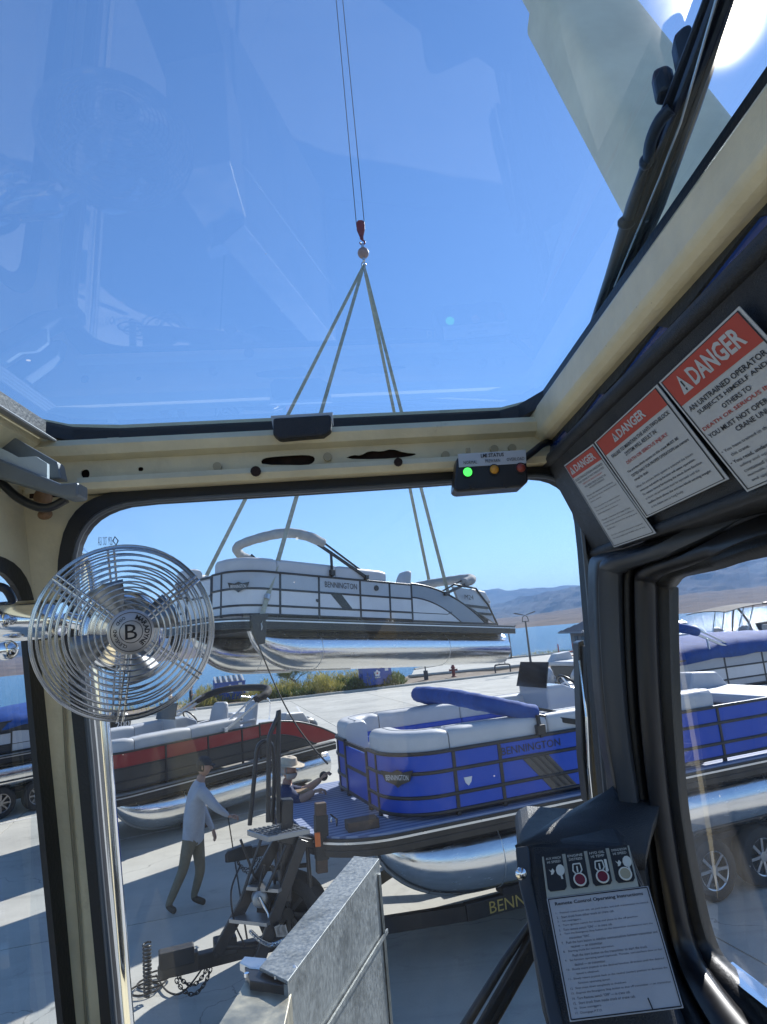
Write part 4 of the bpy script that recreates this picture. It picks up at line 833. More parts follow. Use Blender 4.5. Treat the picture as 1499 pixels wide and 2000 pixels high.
k = MB(); pts = catmull([lp(492, 1822, .95), lp(510, 1838, .97), lp(532, 1846, .97), lp(556, 1836, .97), lp(580, 1822, .97)], 8)
for i, p in enumerate(pts[:-1]):
    d = (pts[i+1]-p).normalized(); u, v = frame_of(d); w_ = u if i % 2 else v; k.tube([p+d*.026*math.cos(a)+w_*.015*math.sin(a) for a in [math.tau*j/8 for j in range(8)]], .0055, 5, True)
k.build('chain', STEELW, lad, world=True)
k = MB(); 
for q in range(5): k.bar(lp(541+q*3, 1808+2*(q % 2), .99), lp(546+q*3, 1828, .99), .012, .05)
k.build('strap_buckle', ALT, lad, world=True)
for a_, b_, dn, r_ in (((500, 1700), (600, 1690), .6, .022), ((470, 1640), (500, 1720), .65, .012), ((560, 1650), (520, 1740), .9, .014), ((600, 1650), (612, 1800), .85, .02), ((430, 1850), (600, 1840), .6, .03)): MB().cyl(lp(*a_, dn), lp(*b_, dn), r_, n=8).build('strut', LM, lad, world=True, smooth=60)
MB().box(lp(440, 1846, .55), (.2, .14, .14), Matrix.Rotation(math.atan2(BA.y, BA.x), 3, 'Z')).build('battery_box', BLACKP, lad, world=True, bevel=.012); MB().box(lp(345, 1868, .55), (.30, .12, .14), Matrix.Rotation(math.atan2(BA.y, BA.x), 3, 'Z')).build('tool_box', BLACKP, lad, world=True, bevel=.012)
MB().lathe([(.0, 0), (.07, 0), (.07, .10), (.05, .11), (.02, .11), (.02, .13), (0, .13)], lp(506, 1752, .72), (.3, -1, .1), 18).build('winch_drum', ALT, lad, world=True, smooth=40); MB().tube([lp(506, 1752, .86), lp(524, 1784, .87), lp(528, 1800, .92)], .014, 8).build('winch_handle', STEELW, lad, world=True, smooth=60)
MB().tube(catmull([lp(470, 1690, .7), lp(452, 1740, .72), lp(458, 1800, .7), lp(480, 1850, .7)], 6), .008, 6).build('hose', CANK, lad, world=True, smooth=60)
# ------------------------------------------------------------------ empty trailer behind it
ET = boat_mtx(BA*(1.06+8.9)+BN*(-9.6)+Vector((0, 0, 0)), -BA, BN)
trailer('empty black trailer beside the man cranking its tongue jack', ET, 7.6, axle=(2.2, 3.05), tongue=1.0, bunk_z=.72)
# ------------------------------------------------------------------ red boat and the others in the lot
RZD = .98
RB0 = onZ(655, 1447, RZD); RB1 = onZ(205, 1562, RZD); RA = (RB0-RB1); LR = RA.length+.25; RA.normalize(); RN = Vector((RA.y, -RA.x, 0))
RM = boat_mtx(RB0-RN*1.27, -RA, RN)
red = pontoon('red and charcoal pontoon boat with grey seats and black canvas resting on low timber cribbing', RM, LR, fo=.25, xs=2.05, fh=.66, rows=(.05, .19, .40), posts=(2.05, 2.5, 3.3, 4.2), colA=RED, colB=CHAR, colC=CHAR, sw=(RED, CHAR), cx0=2.5, ctop=.88,
   seats=((2.0, -.6, .2), (1.75, .1, -.2)), helm=(2.7, -.75), bimini1=None, motor=DARKM, motor_label='black outboard motor tilted at the stern', bimini2=(2.9, 1.6, 1.25, .7, CANK, ALUR, 1.19, .075, False))
MB().tube(catmull([(.55, -1.1, 0), (.35, -1.1, .5), (.3, -1.05, .95), (.8, -1.0, 1.1)], 6), .018, 6).build('ski_rail', CHROME, red, smooth=60); MB().tube(catmull([(.25, -.9, 0), (.05, -.9, .5), (.1, -.85, .95), (.6, -.85, 1.08)], 6), .018, 6).build('ski_rail', CHROME, red, smooth=60)
for x_, y_, lab_ in ((.8, .86, 'port tube at the stern'), (.8, -.86, 'starboard tube at the stern'), (LR-2.2, .86, 'port tube at the bow'), (LR-2.2, -.86, 'starboard tube at the bow')):
    p_ = RM @ Vector((x_, y_, 0)); o = MB().box((0, 0, (RZD-.81)/2), (.3, .5, RZD-.81)).build('timber_crib', DWOOD, None, bevel=.01); o.location = (p_.x, p_.y, .003); o.rotation_euler = (0, 0, math.atan2(-RA.y, -RA.x)); tag(o, 'dark timber crib block under the %s of the red boat' % lab_, 'timber block', 'crib blocks under the red boat')
def park(label, tlabel, px_, py_, zd, xdir, L, **kw):
    p = onZ(px_, py_, zd); x = Vector(xdir).normalized(); y = Vector((-x.y, x.x, 0)); M = boat_mtx(p-x*L-y*1.27, x, y); b = pontoon(label, M, L, **kw); T = M.copy(); T.translation.z = 0
    trailer(tlabel, T, L, axle=(2.3, 3.1), tongue=.5, bunk_z=zd-.81, jack=False, rim=kw.get('rim')); return b
def cover(b, x0, x1, m, zt=.95, zs=.62, w=1.26):
    rr = []; n = 14
    for i in range(n+1):
        t = i/n; x = x0+(x1-x0)*t; q = math.sin(math.pi*min(1, max(0, t*1.0)))**.25*(1+.03*math.sin(i*3.1)); ww = w*(.80+.2*min(1, math.sin(math.pi*t)**.5*1.2))
        rr.append([Vector((x, ww*math.sin(a), (zs-.25)+(.25+(zt-zs)*(math.cos(a)**.6 if math.cos(a) > 0 else 0))*q+.02*math.sin(i*2+a*4))) for a in [R(-90+180*j/12) for j in range(13)]])
    return MB().rings(rr, closed=False, caps=False).build('mooring_cover', m, b, smooth=60, solid=.012)
def place(x, y, xdir, zd):
    x_ = Vector(xdir).normalized(); return boat_mtx(Vector((x, y, zd)), x_, Vector((-x_.y, x_.x, 0)))
def rig(label, tlabel, M, L, zd, rim=None, **kw):
    b = pontoon(label, M, L, **kw); T = M.copy(); T.translation.z = 0; trailer(tlabel, T, L, axle=(2.3, 3.1), tongue=.6, bunk_z=zd-.81, jack=False, rim=rim); return b
Wl = onZ(30, 1592, 0); OL = Wl+RA*2.75-RN*1.05
LM_ = boat_mtx(Vector((OL.x, OL.y, 1.36)), -RA, RN)
lb = rig('black pontoon boat under a blue mooring cover behind the red boat', 'trailer with black spoked wheels under the blue covered boat', LM_, 6.8, 1.36, colA=CHAR, colB=PALE, colC=CHAR, posts=(3.2, 4.4, 5.5), xs=2.9, sw=(CHAR, PALE), rim=mat('two_tone_rim', (.25, .25, .26), .3, .9), motor=DARKM, bimini1=(3.6, 5.2, 1.5, .72, CANB, ALUR, 1.19, .12, True))
cover(lb, .7, 3.4, CANB, 1.0, .6)
def bp_(s, n, z): p = BA*s+BN*n; return Vector((p.x, p.y, z))
M2 = boat_mtx(bp_(8.95, -12.4, 1.42), BA, -BN)
b2 = rig('silver pontoon boat under a blue canvas cover, its outboard wrapped in grey plastic', 'trailer under the silver boat with the blue canvas cover', M2, 7.0, 1.42, colA=PALE, colB=WHITE, colC=PALE, posts=(2.9, 4.0, 5.2), swoosh=False, xs=1.0, cx0=3.0, motor=mat('grey_shrink_wrap', (.22, .24, .29), .35, bump=.5, bs=14), motor_label='outboard motor wrapped in grey plastic', bimini1=(3.4, 2.0, 1.35, .72, CANB, ALUR, 1.19, .1))
cover(b2, 1.0, 6.6, CANB, 1.15, .68)
M3 = boat_mtx(bp_(11.6, -17.3, 1.42), BA, -BN)
b3 = rig('white pontoon boat with a white outboard and grey canopy, behind the silver covered boat', 'trailer under the white boat with the white outboard', M3, 6.6, 1.42, colA=WHITE, colB=GREYB, colC=WHITE, posts=(3.2, 4.3, 5.3), motor=WHITE, motor_label='white outboard motor', bimini1=(3.8, 2.4, 1.5, .72, CANG, ALUR))
# bow rider with tower
WM = boat_mtx(bp_(21.5, -20.6, 1.0), BA, -BN)
wb = thing('wakeboard_boat', 'black and white wakeboard boat with a tower canopy parked behind the covered boats', 'speedboat', mtx=WM)
rr = []
for i in range(15):
    t = i/14; x = 6.8*t; w_ = 1.2*(1-max(0, t-.55)**2*4.4); sh = .75+.18*t*t; kz = -.1+.55*max(0, t-.6)**2*3
    rr.append([Vector((x, y*w_, z)) for y, z in ((0, kz), (.55, kz+.14), (.93, kz+.26), (1, sh*.6), (.98, sh), (.86, sh+.04), (-.86, sh+.04), (-.98, sh), (-1, sh*.6), (-.93, kz+.26), (-.55, kz+.14))])
MB().rings(rr).build('hull', WHITE, wb, smooth=35)
for sy in (-1, 1):
    MB().rings([[Vector((x, sy*(1.2*(1-max(0, x/6.8-.55)**2*4.4)+.006), z)) for z in (.42, .62)] for x in [.05+.45*i for i in range(14)]], closed=False).build('hull_stripe', DARKM, wb, solid=.006)
    MB().add([(3.6, sy*1.0, .85), (4.6, sy*.85, .92), (4.3, sy*.75, 1.35), (3.3, sy*.95, 1.3)], [(0, 1, 2, 3)]).build('windshield_wing', mat('smoked_acrylic', (.02, .022, .026), .1), wb, solid=.015)
    MB().tube(catmull([(3.3, sy*1.1, .85), (3.0, sy*1.05, 1.5), (2.4, sy*.95, 2.05), (1.8, sy*.9, 2.1)], 6), .05, 8).build('tower_leg', DARKM, wb, smooth=60); MB().tube(catmull([(2.1, sy*1.1, .85), (2.2, sy*1.05, 1.5), (2.3, sy*.95, 2.05)], 6), .035, 8).build('tower_leg', DARKM, wb, smooth=60)
    for q in (0, .5): MB().cyl((1.0-q, sy*.6, 1.0), (1.5-q, sy*.7, 2.05), .02, n=6).build('canopy_strut', ALUR, wb)
MB().add([(4.6, -.85, .92), (4.6, .85, .92), (4.3, .75, 1.38), (4.3, -.75, 1.38)], [(0, 1, 2, 3)]).build('windshield', mat('smoked_acrylic', (.02, .022, .026), .1), wb, solid=.015)
MB().rings([[Vector((x, y, z+.12*math.cos(y*1.2))) for y in (-1, -.5, 0, .5, 1)] for x, z in ((-.3, 1.88), (.6, 2.0), (1.5, 2.06), (2.5, 2.02))], closed=False).build('tower_canopy', CANK, wb, solid=.03)
for x, y in ((2.6, .5), (2.6, -.5), (1.2, .6), (1.2, -.6)): bs_ = bucket_seat(wb, x, y, VINYLD, 0, 'seat'); bs_.location.z = .2
WT = WM.copy(); WT.translation.z = 0
trailer('trailer carrying the black and white wakeboard boat', WT, 6.6, axle=(2.2, 3.0), tongue=.6, bunk_z=.85, jack=False)
# ------------------------------------------------------------------ slings, hook, ropes
CX, CY = .5, 14.25
apex = onY(711, 518, CY); CX = apex.x
SLING = mat('pale_webbing', (.42, .42, .33), .85, var=.3, vs=14, bump=.3, bs=60)
EYEST = mat('galvanised_fitting', (.55, .56, .57), .35, .9)
def sling(label, target):
    t = HM @ Vector(target); base = thing('lifting_sling', label, 'sling', apex, group=None)
    d = (t-apex); n = d.cross(Vector((0, 1, .2))).normalized(); q = d.normalized().cross(n)
    k = MB(); a = apex+d.normalized()*.22; wv = .045; k.bar(a, t, wv*1.6, .014, upv=q); k.build('webbing', SLING, base, world=True)
    for sg in (-1, 1): MB().bar(apex+Vector((sg*.012, 0, .02)), a+n*sg*.02, .02, .03, upv=q).build('eye_loop', SLING, base, world=True)
    MB().cyl(t-d.normalized()*.5, t-d.normalized()*.42, .05, n=8).build('keeper', EYEST, base, world=True)
    MB().tube([t+Vector((.03*math.cos(a_), 0, -.05+.06*math.sin(a_))) for a_ in [math.tau*j/10 for j in range(10)]], .012, 6, True).build('shackle', EYEST, base, world=True)
sling('pale webbing sling to the port bow corner of the hanging boat', (LH-.52, 1.27, -.1))
sling('pale webbing sling to the starboard bow corner of the hanging boat', (LH-.52, -1.27, -.1))
sling('pale webbing sling to the port stern quarter of the hanging boat', (1.75, 1.0, .1))
sling('pale webbing sling to the starboard stern quarter of the hanging boat', (.45, -.55, .1))
ball_c = onY(710, 494, CY); hook_c = onY(705, 444, CY)
BALLM = mat('overhaul_ball', (.34, .22, .19), .5, var=.25, vs=6); HOOKR = mat('hook_block_red', (.20, .02, .018), .45, var=.3, vs=9)
ob = thing('headache_ball', 'round brick coloured crane ball above the slings', 'crane ball', ball_c+Vector((0, 0, -.3)))
MB().ball(ball_c, .135, 24, 16).build('ball', BALLM, ob, world=True, smooth=60); MB().cyl(ball_c+Vector((0, 0, .12)), ball_c+Vector((0, 0, .24)), .035, n=10).build('upper_shank', EYEST, ob, world=True)
MB().cyl(ball_c+Vector((0, 0, -.12)), ball_c+Vector((0, 0, -.2)), .035, n=10).build('lower_shank', EYEST, ob, world=True)
MB().tube([apex+Vector((.045*math.cos(a), 0, .02+.06*math.sin(a))) for a in [math.tau*j/14 for j in range(14)]], .018, 8, True).build('hook_ring', EYEST, ob, world=True, smooth=60)
hb_ = thing('hook_block', 'dark red crane hook block on two hoist ropes', 'hook block', hook_c+Vector((0, 0, -.4)))
for sy in (-1, 1): MB().prism([hook_c+Vector((x, sy*.05, z)) for x, z in ((-.035, -.24), (-.10, -.02), (-.095, .09), (-.05, .15), (.05, .15), (.095, .09), (.10, -.02), (.035, -.24))], (0, sy*.022, 0)).build('cheek_plate', HOOKR, hb_, world=True, bevel=.008)
MB().cyl(hook_c+Vector((0, -.045, .03)), hook_c+Vector((0, .045, .03)), .095, n=20).build('sheave', DARKM, hb_, world=True)
MB().cyl(hook_c+Vector((0, 0, -.2)), hook_c+Vector((0, 0, -.3)), .045, n=10).build('swivel', HOOKR, hb_, world=True)
MB().tube(catmull([hook_c+Vector(p) for p in ((0, 0, -.28), (.01, 0, -.33), (.05, 0, -.36), (.06, 0, -.41), (.01, 0, -.45), (-.04, 0, -.42), (-.045, 0, -.38))], 5), [.022]*30+[.015], 8).build('hook', HOOKR, hb_, world=True, smooth=60)
ZT = 33.0
ROPE = mat('wire_rope', (.17, .17, .18), .5, .6, bump=.5, bs=300)
for sx, lab in ((-.095, 'steel hoist rope on the dead end side of the hook block'), (.095, 'steel hoist rope on the drum side of the hook block')):
    o = MB().tube([hook_c+Vector((sx, 0, .03)), Vector((CX+sx*.6, CY, ZT))], .011, 6).build('hoist_rope', ROPE, None); tag(base_of(o), lab, 'rope')
# the crane boom passing over the cab
BOOMP = mat('boom_paint', (.82, .75, .53), .5, var=.14, vs=3, bump=.08, bs=20)
Pb = onP(1240, 200, (0, 1, 0), 2.0); tip = Vector((CX, CY, ZT+.4)); bd = (tip-Pb).normalized(); bside = bd.cross(Vector((0, 1, 0))).normalized(); bside = -bside if bside.x < 0 else bside; bn = bside.cross(bd)
bn = -bn if bn.y > 0 else bn
root0 = Pb-bd*4.2
bo = thing('crane_boom', 'beige telescopic crane boom rising beside the cab roof', 'crane boom', root0)
def boom_sec(a, b_, w, h, nm, m=BOOMP):
    pr = rrect(-w/2, w/2, -h/2, h/2, w*.16, 4); MB().rings([[Pb+bd*s+bside*u+bn*v for u, v in pr] for s in (a, b_)]).build(nm, m, bo, world=True, smooth=40)
boom_sec(-4.2, .82, .36, .24, 'base_section'); boom_sec(-.5, 11, .27, .19, 'telescopic_section'); boom_sec(8, 20.5, .17, .16, 'telescopic_section'); boom_sec(18, (tip-Pb).length-.6, .14, .13, 'telescopic_section')
hd = Pb+bd*((tip-Pb).length-.5)
MB().cyl(tip+Vector((0, -.1, 0)), tip+Vector((0, .1, 0)), .2, n=20).build('head_sheave', DARKM, bo, world=True); MB().bar(hd, tip, .12, .3).build('head_bracket', BOOMP, bo, world=True)
for s in (1.2, 2.0): MB().cyl(Pb+bd*s+bn*.10+bside*.05, Pb+bd*s+bn*.11+bside*.05, .012, n=8).build('bolt', DARKM, bo, world=True)
# tag line from the hanging boat to the man's hand
tl0 = HM @ Vector((LH-.5, 1.25, -.4)); tl1 = onY(640, 1492, 8.1)
k = MB().tube([tl0.lerp(tl1, i/14)+Vector((0, 0, -.22*math.sin(math.pi*i/14))) for i in range(15)], .011, 6).build('tag_line', mat('black_cord', (.02, .02, .02), .8), None, smooth=60); tag(base_of(k), 'thin black tag line from the hanging boat to the hatted man', 'rope')
# timber blocks on the blue boat's bow
def block(label, px_, py_, sz, rz, m, zz=0):
    p = onP(px_, py_, (0, 0, 1), BZ+zz-EYE); o = MB().box((0, 0, sz[2]/2), sz).build('wood_block', m, None, bevel=.008); o.location = (p.x, p.y, BZ+zz); o.rotation_euler = (0, 0, rz); tag(o, label, 'wood block', 'timber blocks on the bow deck')
block('worn dark timber block lying alone on the blue boat bow deck', 708, 1618, (.30, .17, .085), .25, DWOOD)
block('pale timber block lying on the bow deck edge, under another block', 582, 1562, (.28, .18, .05), .15, WOOD)
block('pale timber block stacked on another block at the bow deck edge', 585, 1553, (.25, .15, .05), .35, WOOD, .052)
# coiled trailer cable and plug on the ground
k = MB()
for i in range(3): c = onZ(283+8*i, 1935-10*i, .02); k.tube([c+Vector((.14*math.cos(a)+.03*i, .12*math.sin(a), .012+.012*i)) for a in [math.tau*j/18 for j in range(18)]], .009, 6, True)
pl = catmull([onZ(305, 1905, .03), onZ(325, 1935, .03), onZ(350, 1942, .03), onZ(375, 1920, .1), onZ(400, 1885, .3)], 8); k.tube(pl, .009, 6)
tag(base_of(k.build('trailer_cable', CANK, None, smooth=60)), 'coiled black trailer cable on the concrete by the tongue', 'cable')
k = MB(); p0 = onZ(288, 1900, .25); k.tube([p0+Vector((.035*math.cos(i*.8), .035*math.sin(i*.8), .26-.0042*i)) for i in range(110)], .0105, 6)
tag(base_of(k.build('coiled_cord', DARKM, None, smooth=60)), 'tightly coiled black cord standing beside the trailer tongue', 'cord')
# ================================================================== PEOPLE
SKIN = mat('skin', (.42, .24, .17), .55, var=.1, vs=20)
def person(label, J, rad, edges, mats, face, head_c, head_h, hands, loc, extra=None):
    """J: joint name -> world point; one skinned surface; faces take the cloth of the nearest bone"""
    names = list(J); idx = {n: i for i, n in enumerate(names)}
    me = bpy.data.meshes.new('tmp'); me.from_pydata([tuple(J[n]) for n in names], [(idx[a], idx[b]) for a, b in edges], []); ob = bpy.data.objects.new('tmp', me); COL.objects.link(ob)
    sk = ob.modifiers.new('s', 'SKIN'); ss = ob.modifiers.new('u', 'SUBSURF'); ss.levels = 3; ss.render_levels = 3
    for i, n in enumerate(names):
        r = rad[n]; ob.data.skin_vertices[0].data[i].radius = r if isinstance(r, tuple) else (r, r); ob.data.skin_vertices[0].data[i].use_root = (n == 'pelvis')
    dg = bpy.context.evaluated_depsgraph_get(); ev = ob.evaluated_get(dg).to_mesh(); k = MB(); k.add([v.co.copy() for v in ev.vertices], [tuple(p.vertices) for p in ev.polygons]); nb = len(k.f)
    ob.evaluated_get(dg).to_mesh_clear(); bpy.data.objects.remove(ob)
    # head: skull, jaw, nose, ears, eyes sockets
    fwd = face.normalized(); sid = fwd.cross(Vector((0, 0, 1))).normalized(); hu = sid.cross(fwd); hh = head_h/2
    rr = []
    for j in range(15):
        t = math.pi*(j/14*.99+.005); z = math.cos(t)
        ring = []
        for i in range(18):
            a = math.tau*i/18; fx = math.cos(a); sx = math.sin(a); dep = .80*hh*(1+.02*fx); wid = .64*hh
            q = math.sin(t)**.85; jaw = 1-.22*max(0, -z)**1.2*(1 if fx > -.2 else 1.3)
            chin = .10*hh*max(0, -z-.5)*max(0, fx)*2
            ring.append(head_c+fwd*(fx*dep*q*jaw+chin)+sid*(sx*wid*q*jaw)+hu*(z*hh))
        rr.append(ring)
    k.rings(rr)
    nz = head_c+fwd*hh*.80; k.add([nz+hu*hh*.18, nz-hu*hh*.20+sid*hh*.15, nz-hu*hh*.20-sid*hh*.15, nz-hu*hh*.16+fwd*hh*.24], [(0, 1, 3), (0, 3, 2), (1, 2, 3)])
    for s_ in (-1, 1):
        k.ball(head_c+sid*s_*hh*.64-hu*hh*.05, (hh*.10, hh*.14, hh*.24), 8, 6)
    for (w, d, curl) in hands:                                        # palm and five fingers
        d = d.normalized(); u = d.cross(Vector((0, 0, 1))); u = u.normalized() if u.length > .1 else Vector((1, 0, 0)); v = u.cross(d)
        k.rings([[w+d*a+u*x*ww+v*y*.014 for x, y in ((-1, -1), (1, -1), (1, 1), (-1, 1))] for a, ww in ((-.01, .024), (.03, .036), (.085, .04))])
        for i in range(4):
            b0 = w+d*.08+u*(-.03+.02*i); ln = (.07, .08, .075, .06)[i]; k.tube([b0, b0+d*ln*.5-v*curl*.02, b0+d*ln*(.85-.3*curl)-v*curl*.06], [.010, .009, .007], 6)
        b0 = w+d*.03+u*.036; k.tube([b0, b0+u*.03+d*.03-v*curl*.01, b0+u*.03+d*.065-v*curl*.03], [.012, .010, .008], 6)
    o = thing('person', label, 'person', loc)
    bd_ = k.build('body', None, o, world=True, smooth=60); me = bd_.data; me.materials.clear()
    ml = []
    for m in mats.values():
        if m not in ml: ml.append(m); me.materials.append(m)
    iv = wm(o)
    for pi, p in enumerate(me.polygons):
        if pi >= nb: p.material_index = ml.index(SKIN) if SKIN in ml else 0; continue
        c = iv @ p.center; best = None; bd2 = 9
        for a, b in edges:
            A, B = J[a], J[b]; ab = B-A; t = max(0, min(1, (c-A).dot(ab)/max(1e-9, ab.length_squared))); dd = (A+ab*t-c).length
            if dd < bd2: bd2 = dd; best = (a, b, t)
        a, b, t = best; p.material_index = ml.index(mats.get((a, b), mats['*']))
    return o, fwd, sid, hu, hh
EDG = [('pelvis', 'belly'), ('belly', 'chest'), ('chest', 'neck'), ('neck', 'head'), ('chest', 'shA'), ('shA', 'elA'), ('elA', 'wrA'), ('chest', 'shB'), ('shB', 'elB'), ('elB', 'wrB'), ('pelvis', 'hipA'), ('hipA', 'knA'), ('knA', 'anA'), ('anA', 'toA'), ('pelvis', 'hipB'), ('hipB', 'knB'), ('knB', 'anB'), ('anB', 'toB')]
RAD = dict(pelvis=(.165, .12), belly=(.165, .125), chest=(.19, .13), neck=.06, head=.06, shA=.085, elA=.06, wrA=.033, shB=.085, elB=.06, wrB=.033, hipA=.095, knA=.066, anA=.048, toA=(.042, .03), hipB=.095, knB=.066, anB=.048, toB=(.042, .03))
def outfit(shirt, trousers, shoes, short=False, shorts=False):
    m = {'*': shirt}
    for q in 'AB':
        m[('chest', 'sh'+q)] = shirt; m[('sh'+q, 'el'+q)] = shirt; m[('el'+q, 'wr'+q)] = SKIN if short else shirt
        m[('pelvis', 'hip'+q)] = trousers; m[('hip'+q, 'kn'+q)] = trousers; m[('kn'+q, 'an'+q)] = SKIN if shorts else trousers; m[('an'+q, 'to'+q)] = shoes
    m[('neck', 'head')] = SKIN; return m
def cap(o, fwd, sid, hu, hh, hc, m, hair=None):
    rr = [[hc+hu*(hh*(.18+.9*math.sin(t)))+(fwd*math.cos(a)*.86+sid*math.sin(a)*.72)*hh*math.cos(t)**.7 for a in [math.tau*i/18 for i in range(18)]] for t in [R(3+12*j) for j in range(8)]]
    c = MB().rings(rr).build('cap', m, o, world=True, smooth=60)
    b = hc+hu*hh*.25+fwd*hh*.75; MB().add([b+sid*hh*.55-fwd*hh*.2, b+sid*hh*.45+fwd*hh*.45-hu*hh*.1, b-sid*hh*.45+fwd*hh*.45-hu*hh*.1, b-sid*hh*.55-fwd*hh*.2], [(0, 1, 2, 3)]).build('peak', m, c, world=True, solid=.008)
HAIRD = mat('dark_hair', (.02, .015, .012), .7, bump=.6, bs=120)
def hairback(o, fwd, sid, hu, hh, hc, m):
    rr = [[hc-fwd*hh*.05+hu*z*hh+(fwd*math.cos(a)*.86+sid*math.sin(a)*.70)*hh*math.sqrt(max(.02, 1-z*z)) for a in [R(75+210*i/12) for i in range(13)]] for z in (-.45, -.2, .05, .3, .5)]
    MB().rings(rr, closed=False).build('hair', m, o, world=True, smooth=60, solid=.012)
# --- man cranking the trailer jack
Y1 = 9.35
q = lambda x, y, dy=0: onY(x, y, Y1+dy)
J = dict(pelvis=q(378, 1628), belly=q(379, 1592), chest=q(385, 1553), neck=q(392, 1524), head=q(396, 1510), shA=q(394, 1545, -.17), elA=q(422, 1577, -.15), wrA=q(447, 1594, -.05), shB=q(378, 1548, .18), elB=q(400, 1590, .25), wrB=q(417, 1622, .22),
         hipA=q(370, 1640, -.1), knA=q(358, 1700, -.14), anA=q(328, 1764, -.1), toA=q(344, 1788, -.18), hipB=q(386, 1640, .1), knB=q(392, 1702, .08), anB=q(378, 1764, .1), toB=q(402, 1770, .04))
gz = min(J['toA'].z, J['toB'].z)-.03
for n_ in ('anA', 'toA', 'anB', 'toB'): J[n_].z = (.09 if 'an' in n_ else .04)
SHB = mat('faded_blue_shirt', (.40, .43, .48), .85, var=.14, vs=7, bump=.9, bs=14); TRG = mat('khaki_trousers', (.20, .175, .125), .9, var=.2, vs=8, bump=.4, bs=18); BOOT = mat('brown_boot', (.06, .045, .032), .7)
hc = q(399, 1497); fc = Vector((.85, -.05, -.12))
o, *fr = person('man in a pale blue shirt and dark cap cranking the trailer jack', J, RAD, EDG, {**outfit(SHB, TRG, BOOT), ('pelvis', 'hipA'): SHB, ('pelvis', 'hipB'): SHB}, fc, hc, .24, [(J['wrA'], Vector((.9, .2, -.05)), 1.0), (J['wrB'], Vector((.15, .1, -1)), .3)], (J['pelvis'].x, Y1, 0))
cap(o, *fr, hc, mat('dark_cap', (.03, .033, .04), .85)); hairback(o, *fr, hc, HAIRD)
# --- man in the hat at the bow of the blue boat
Y2 = 8.25
q = lambda x, y, dy=0: onY(x, y, Y2+dy)
J = dict(pelvis=q(560, 1628), belly=q(558, 1592), chest=q(558, 1556), neck=q(561, 1530), head=q(563, 1518), shA=q(562, 1550, -.18), elA=q(586, 1564, -.25), wrA=q(615, 1546, -.2), shB=q(564, 1545, .17), elB=q(594, 1547, .15), wrB=q(627, 1522, -.05),
         hipA=q(554, 1640, -.1), knA=q(556, 1705, -.12), anA=q(555, 1770, -.08), toA=q(570, 1776, -.12), hipB=q(567, 1640, .1), knB=q(573, 1704, .1), anB=q(570, 1770, .14), toB=q(586, 1775, .14))
for n_ in ('anA', 'toA', 'anB', 'toB'): J[n_].z = (.09 if 'an' in n_ else .04)
NAVY = mat('navy_shirt', (.02, .035, .10), .85, var=.2, vs=7, bump=.5, bs=16); JEAN = mat('dark_jeans', (.03, .04, .07), .9, var=.2, vs=9, bump=.4, bs=18)
hc = q(564, 1502); fc = Vector((.9, -.42, -.08))
o, *fr = person('man in a straw hat and navy shirt holding the tag line', J, RAD, EDG, outfit(NAVY, JEAN, BOOT, True), fc, hc, .23, [(J['wrA'], Vector((.9, .1, .1)), 1.0), (J['wrB'], Vector((.7, -.1, .7)), 1.0)], (J['pelvis'].x, Y2, 0))
fwd, sid, hu, hh = fr; STRAW = mat('straw', (.55, .47, .36), .8, var=.15, vs=30, bump=.3, bs=200)
rr = [[hc+hu*(hh*.42+z*hh+(.10*math.cos(2*a)*(-1 if w > 1.05 else 0)*hh))+(fwd*math.cos(a)*1.05+sid*math.sin(a)*.9)*hh*w for a in [math.tau*i/24 for i in range(24)]] for w, z in ((1.62, .02), (1.25, -.03), (.92, 0), (.88, .35), (.80, .68), (.55, .80), (.02, .72))]
MB().rings(rr, caps=False).build('straw_hat', STRAW, o, world=True, smooth=50, solid=.006)
rr = [[hc+hu*z*hh+(fwd*math.cos(a)*.90*w+sid*math.sin(a)*.70*w)*hh*math.sqrt(max(.05, 1-z*z)) for a in [R(-80+160*i/12) for i in range(13)]] for z, w in ((-.32, .98), (-.55, 1.08), (-.8, 1.15), (-.98, 1.2))]
MB().rings(rr, closed=False).build('beard', mat('grey_beard', (.38, .36, .34), .9, bump=.6, bs=90), o, world=True, smooth=60, solid=.015); hairback(o, *fr, hc, mat('grey_hair', (.33, .32, .31), .9, bump=.6, bs=90))
for w_ in (J['wrB'],): MB().ball(w_+Vector((.035, 0, .03)), (.05, .035, .055), 10, 7).build('glove', CANK, o, world=True, smooth=60)
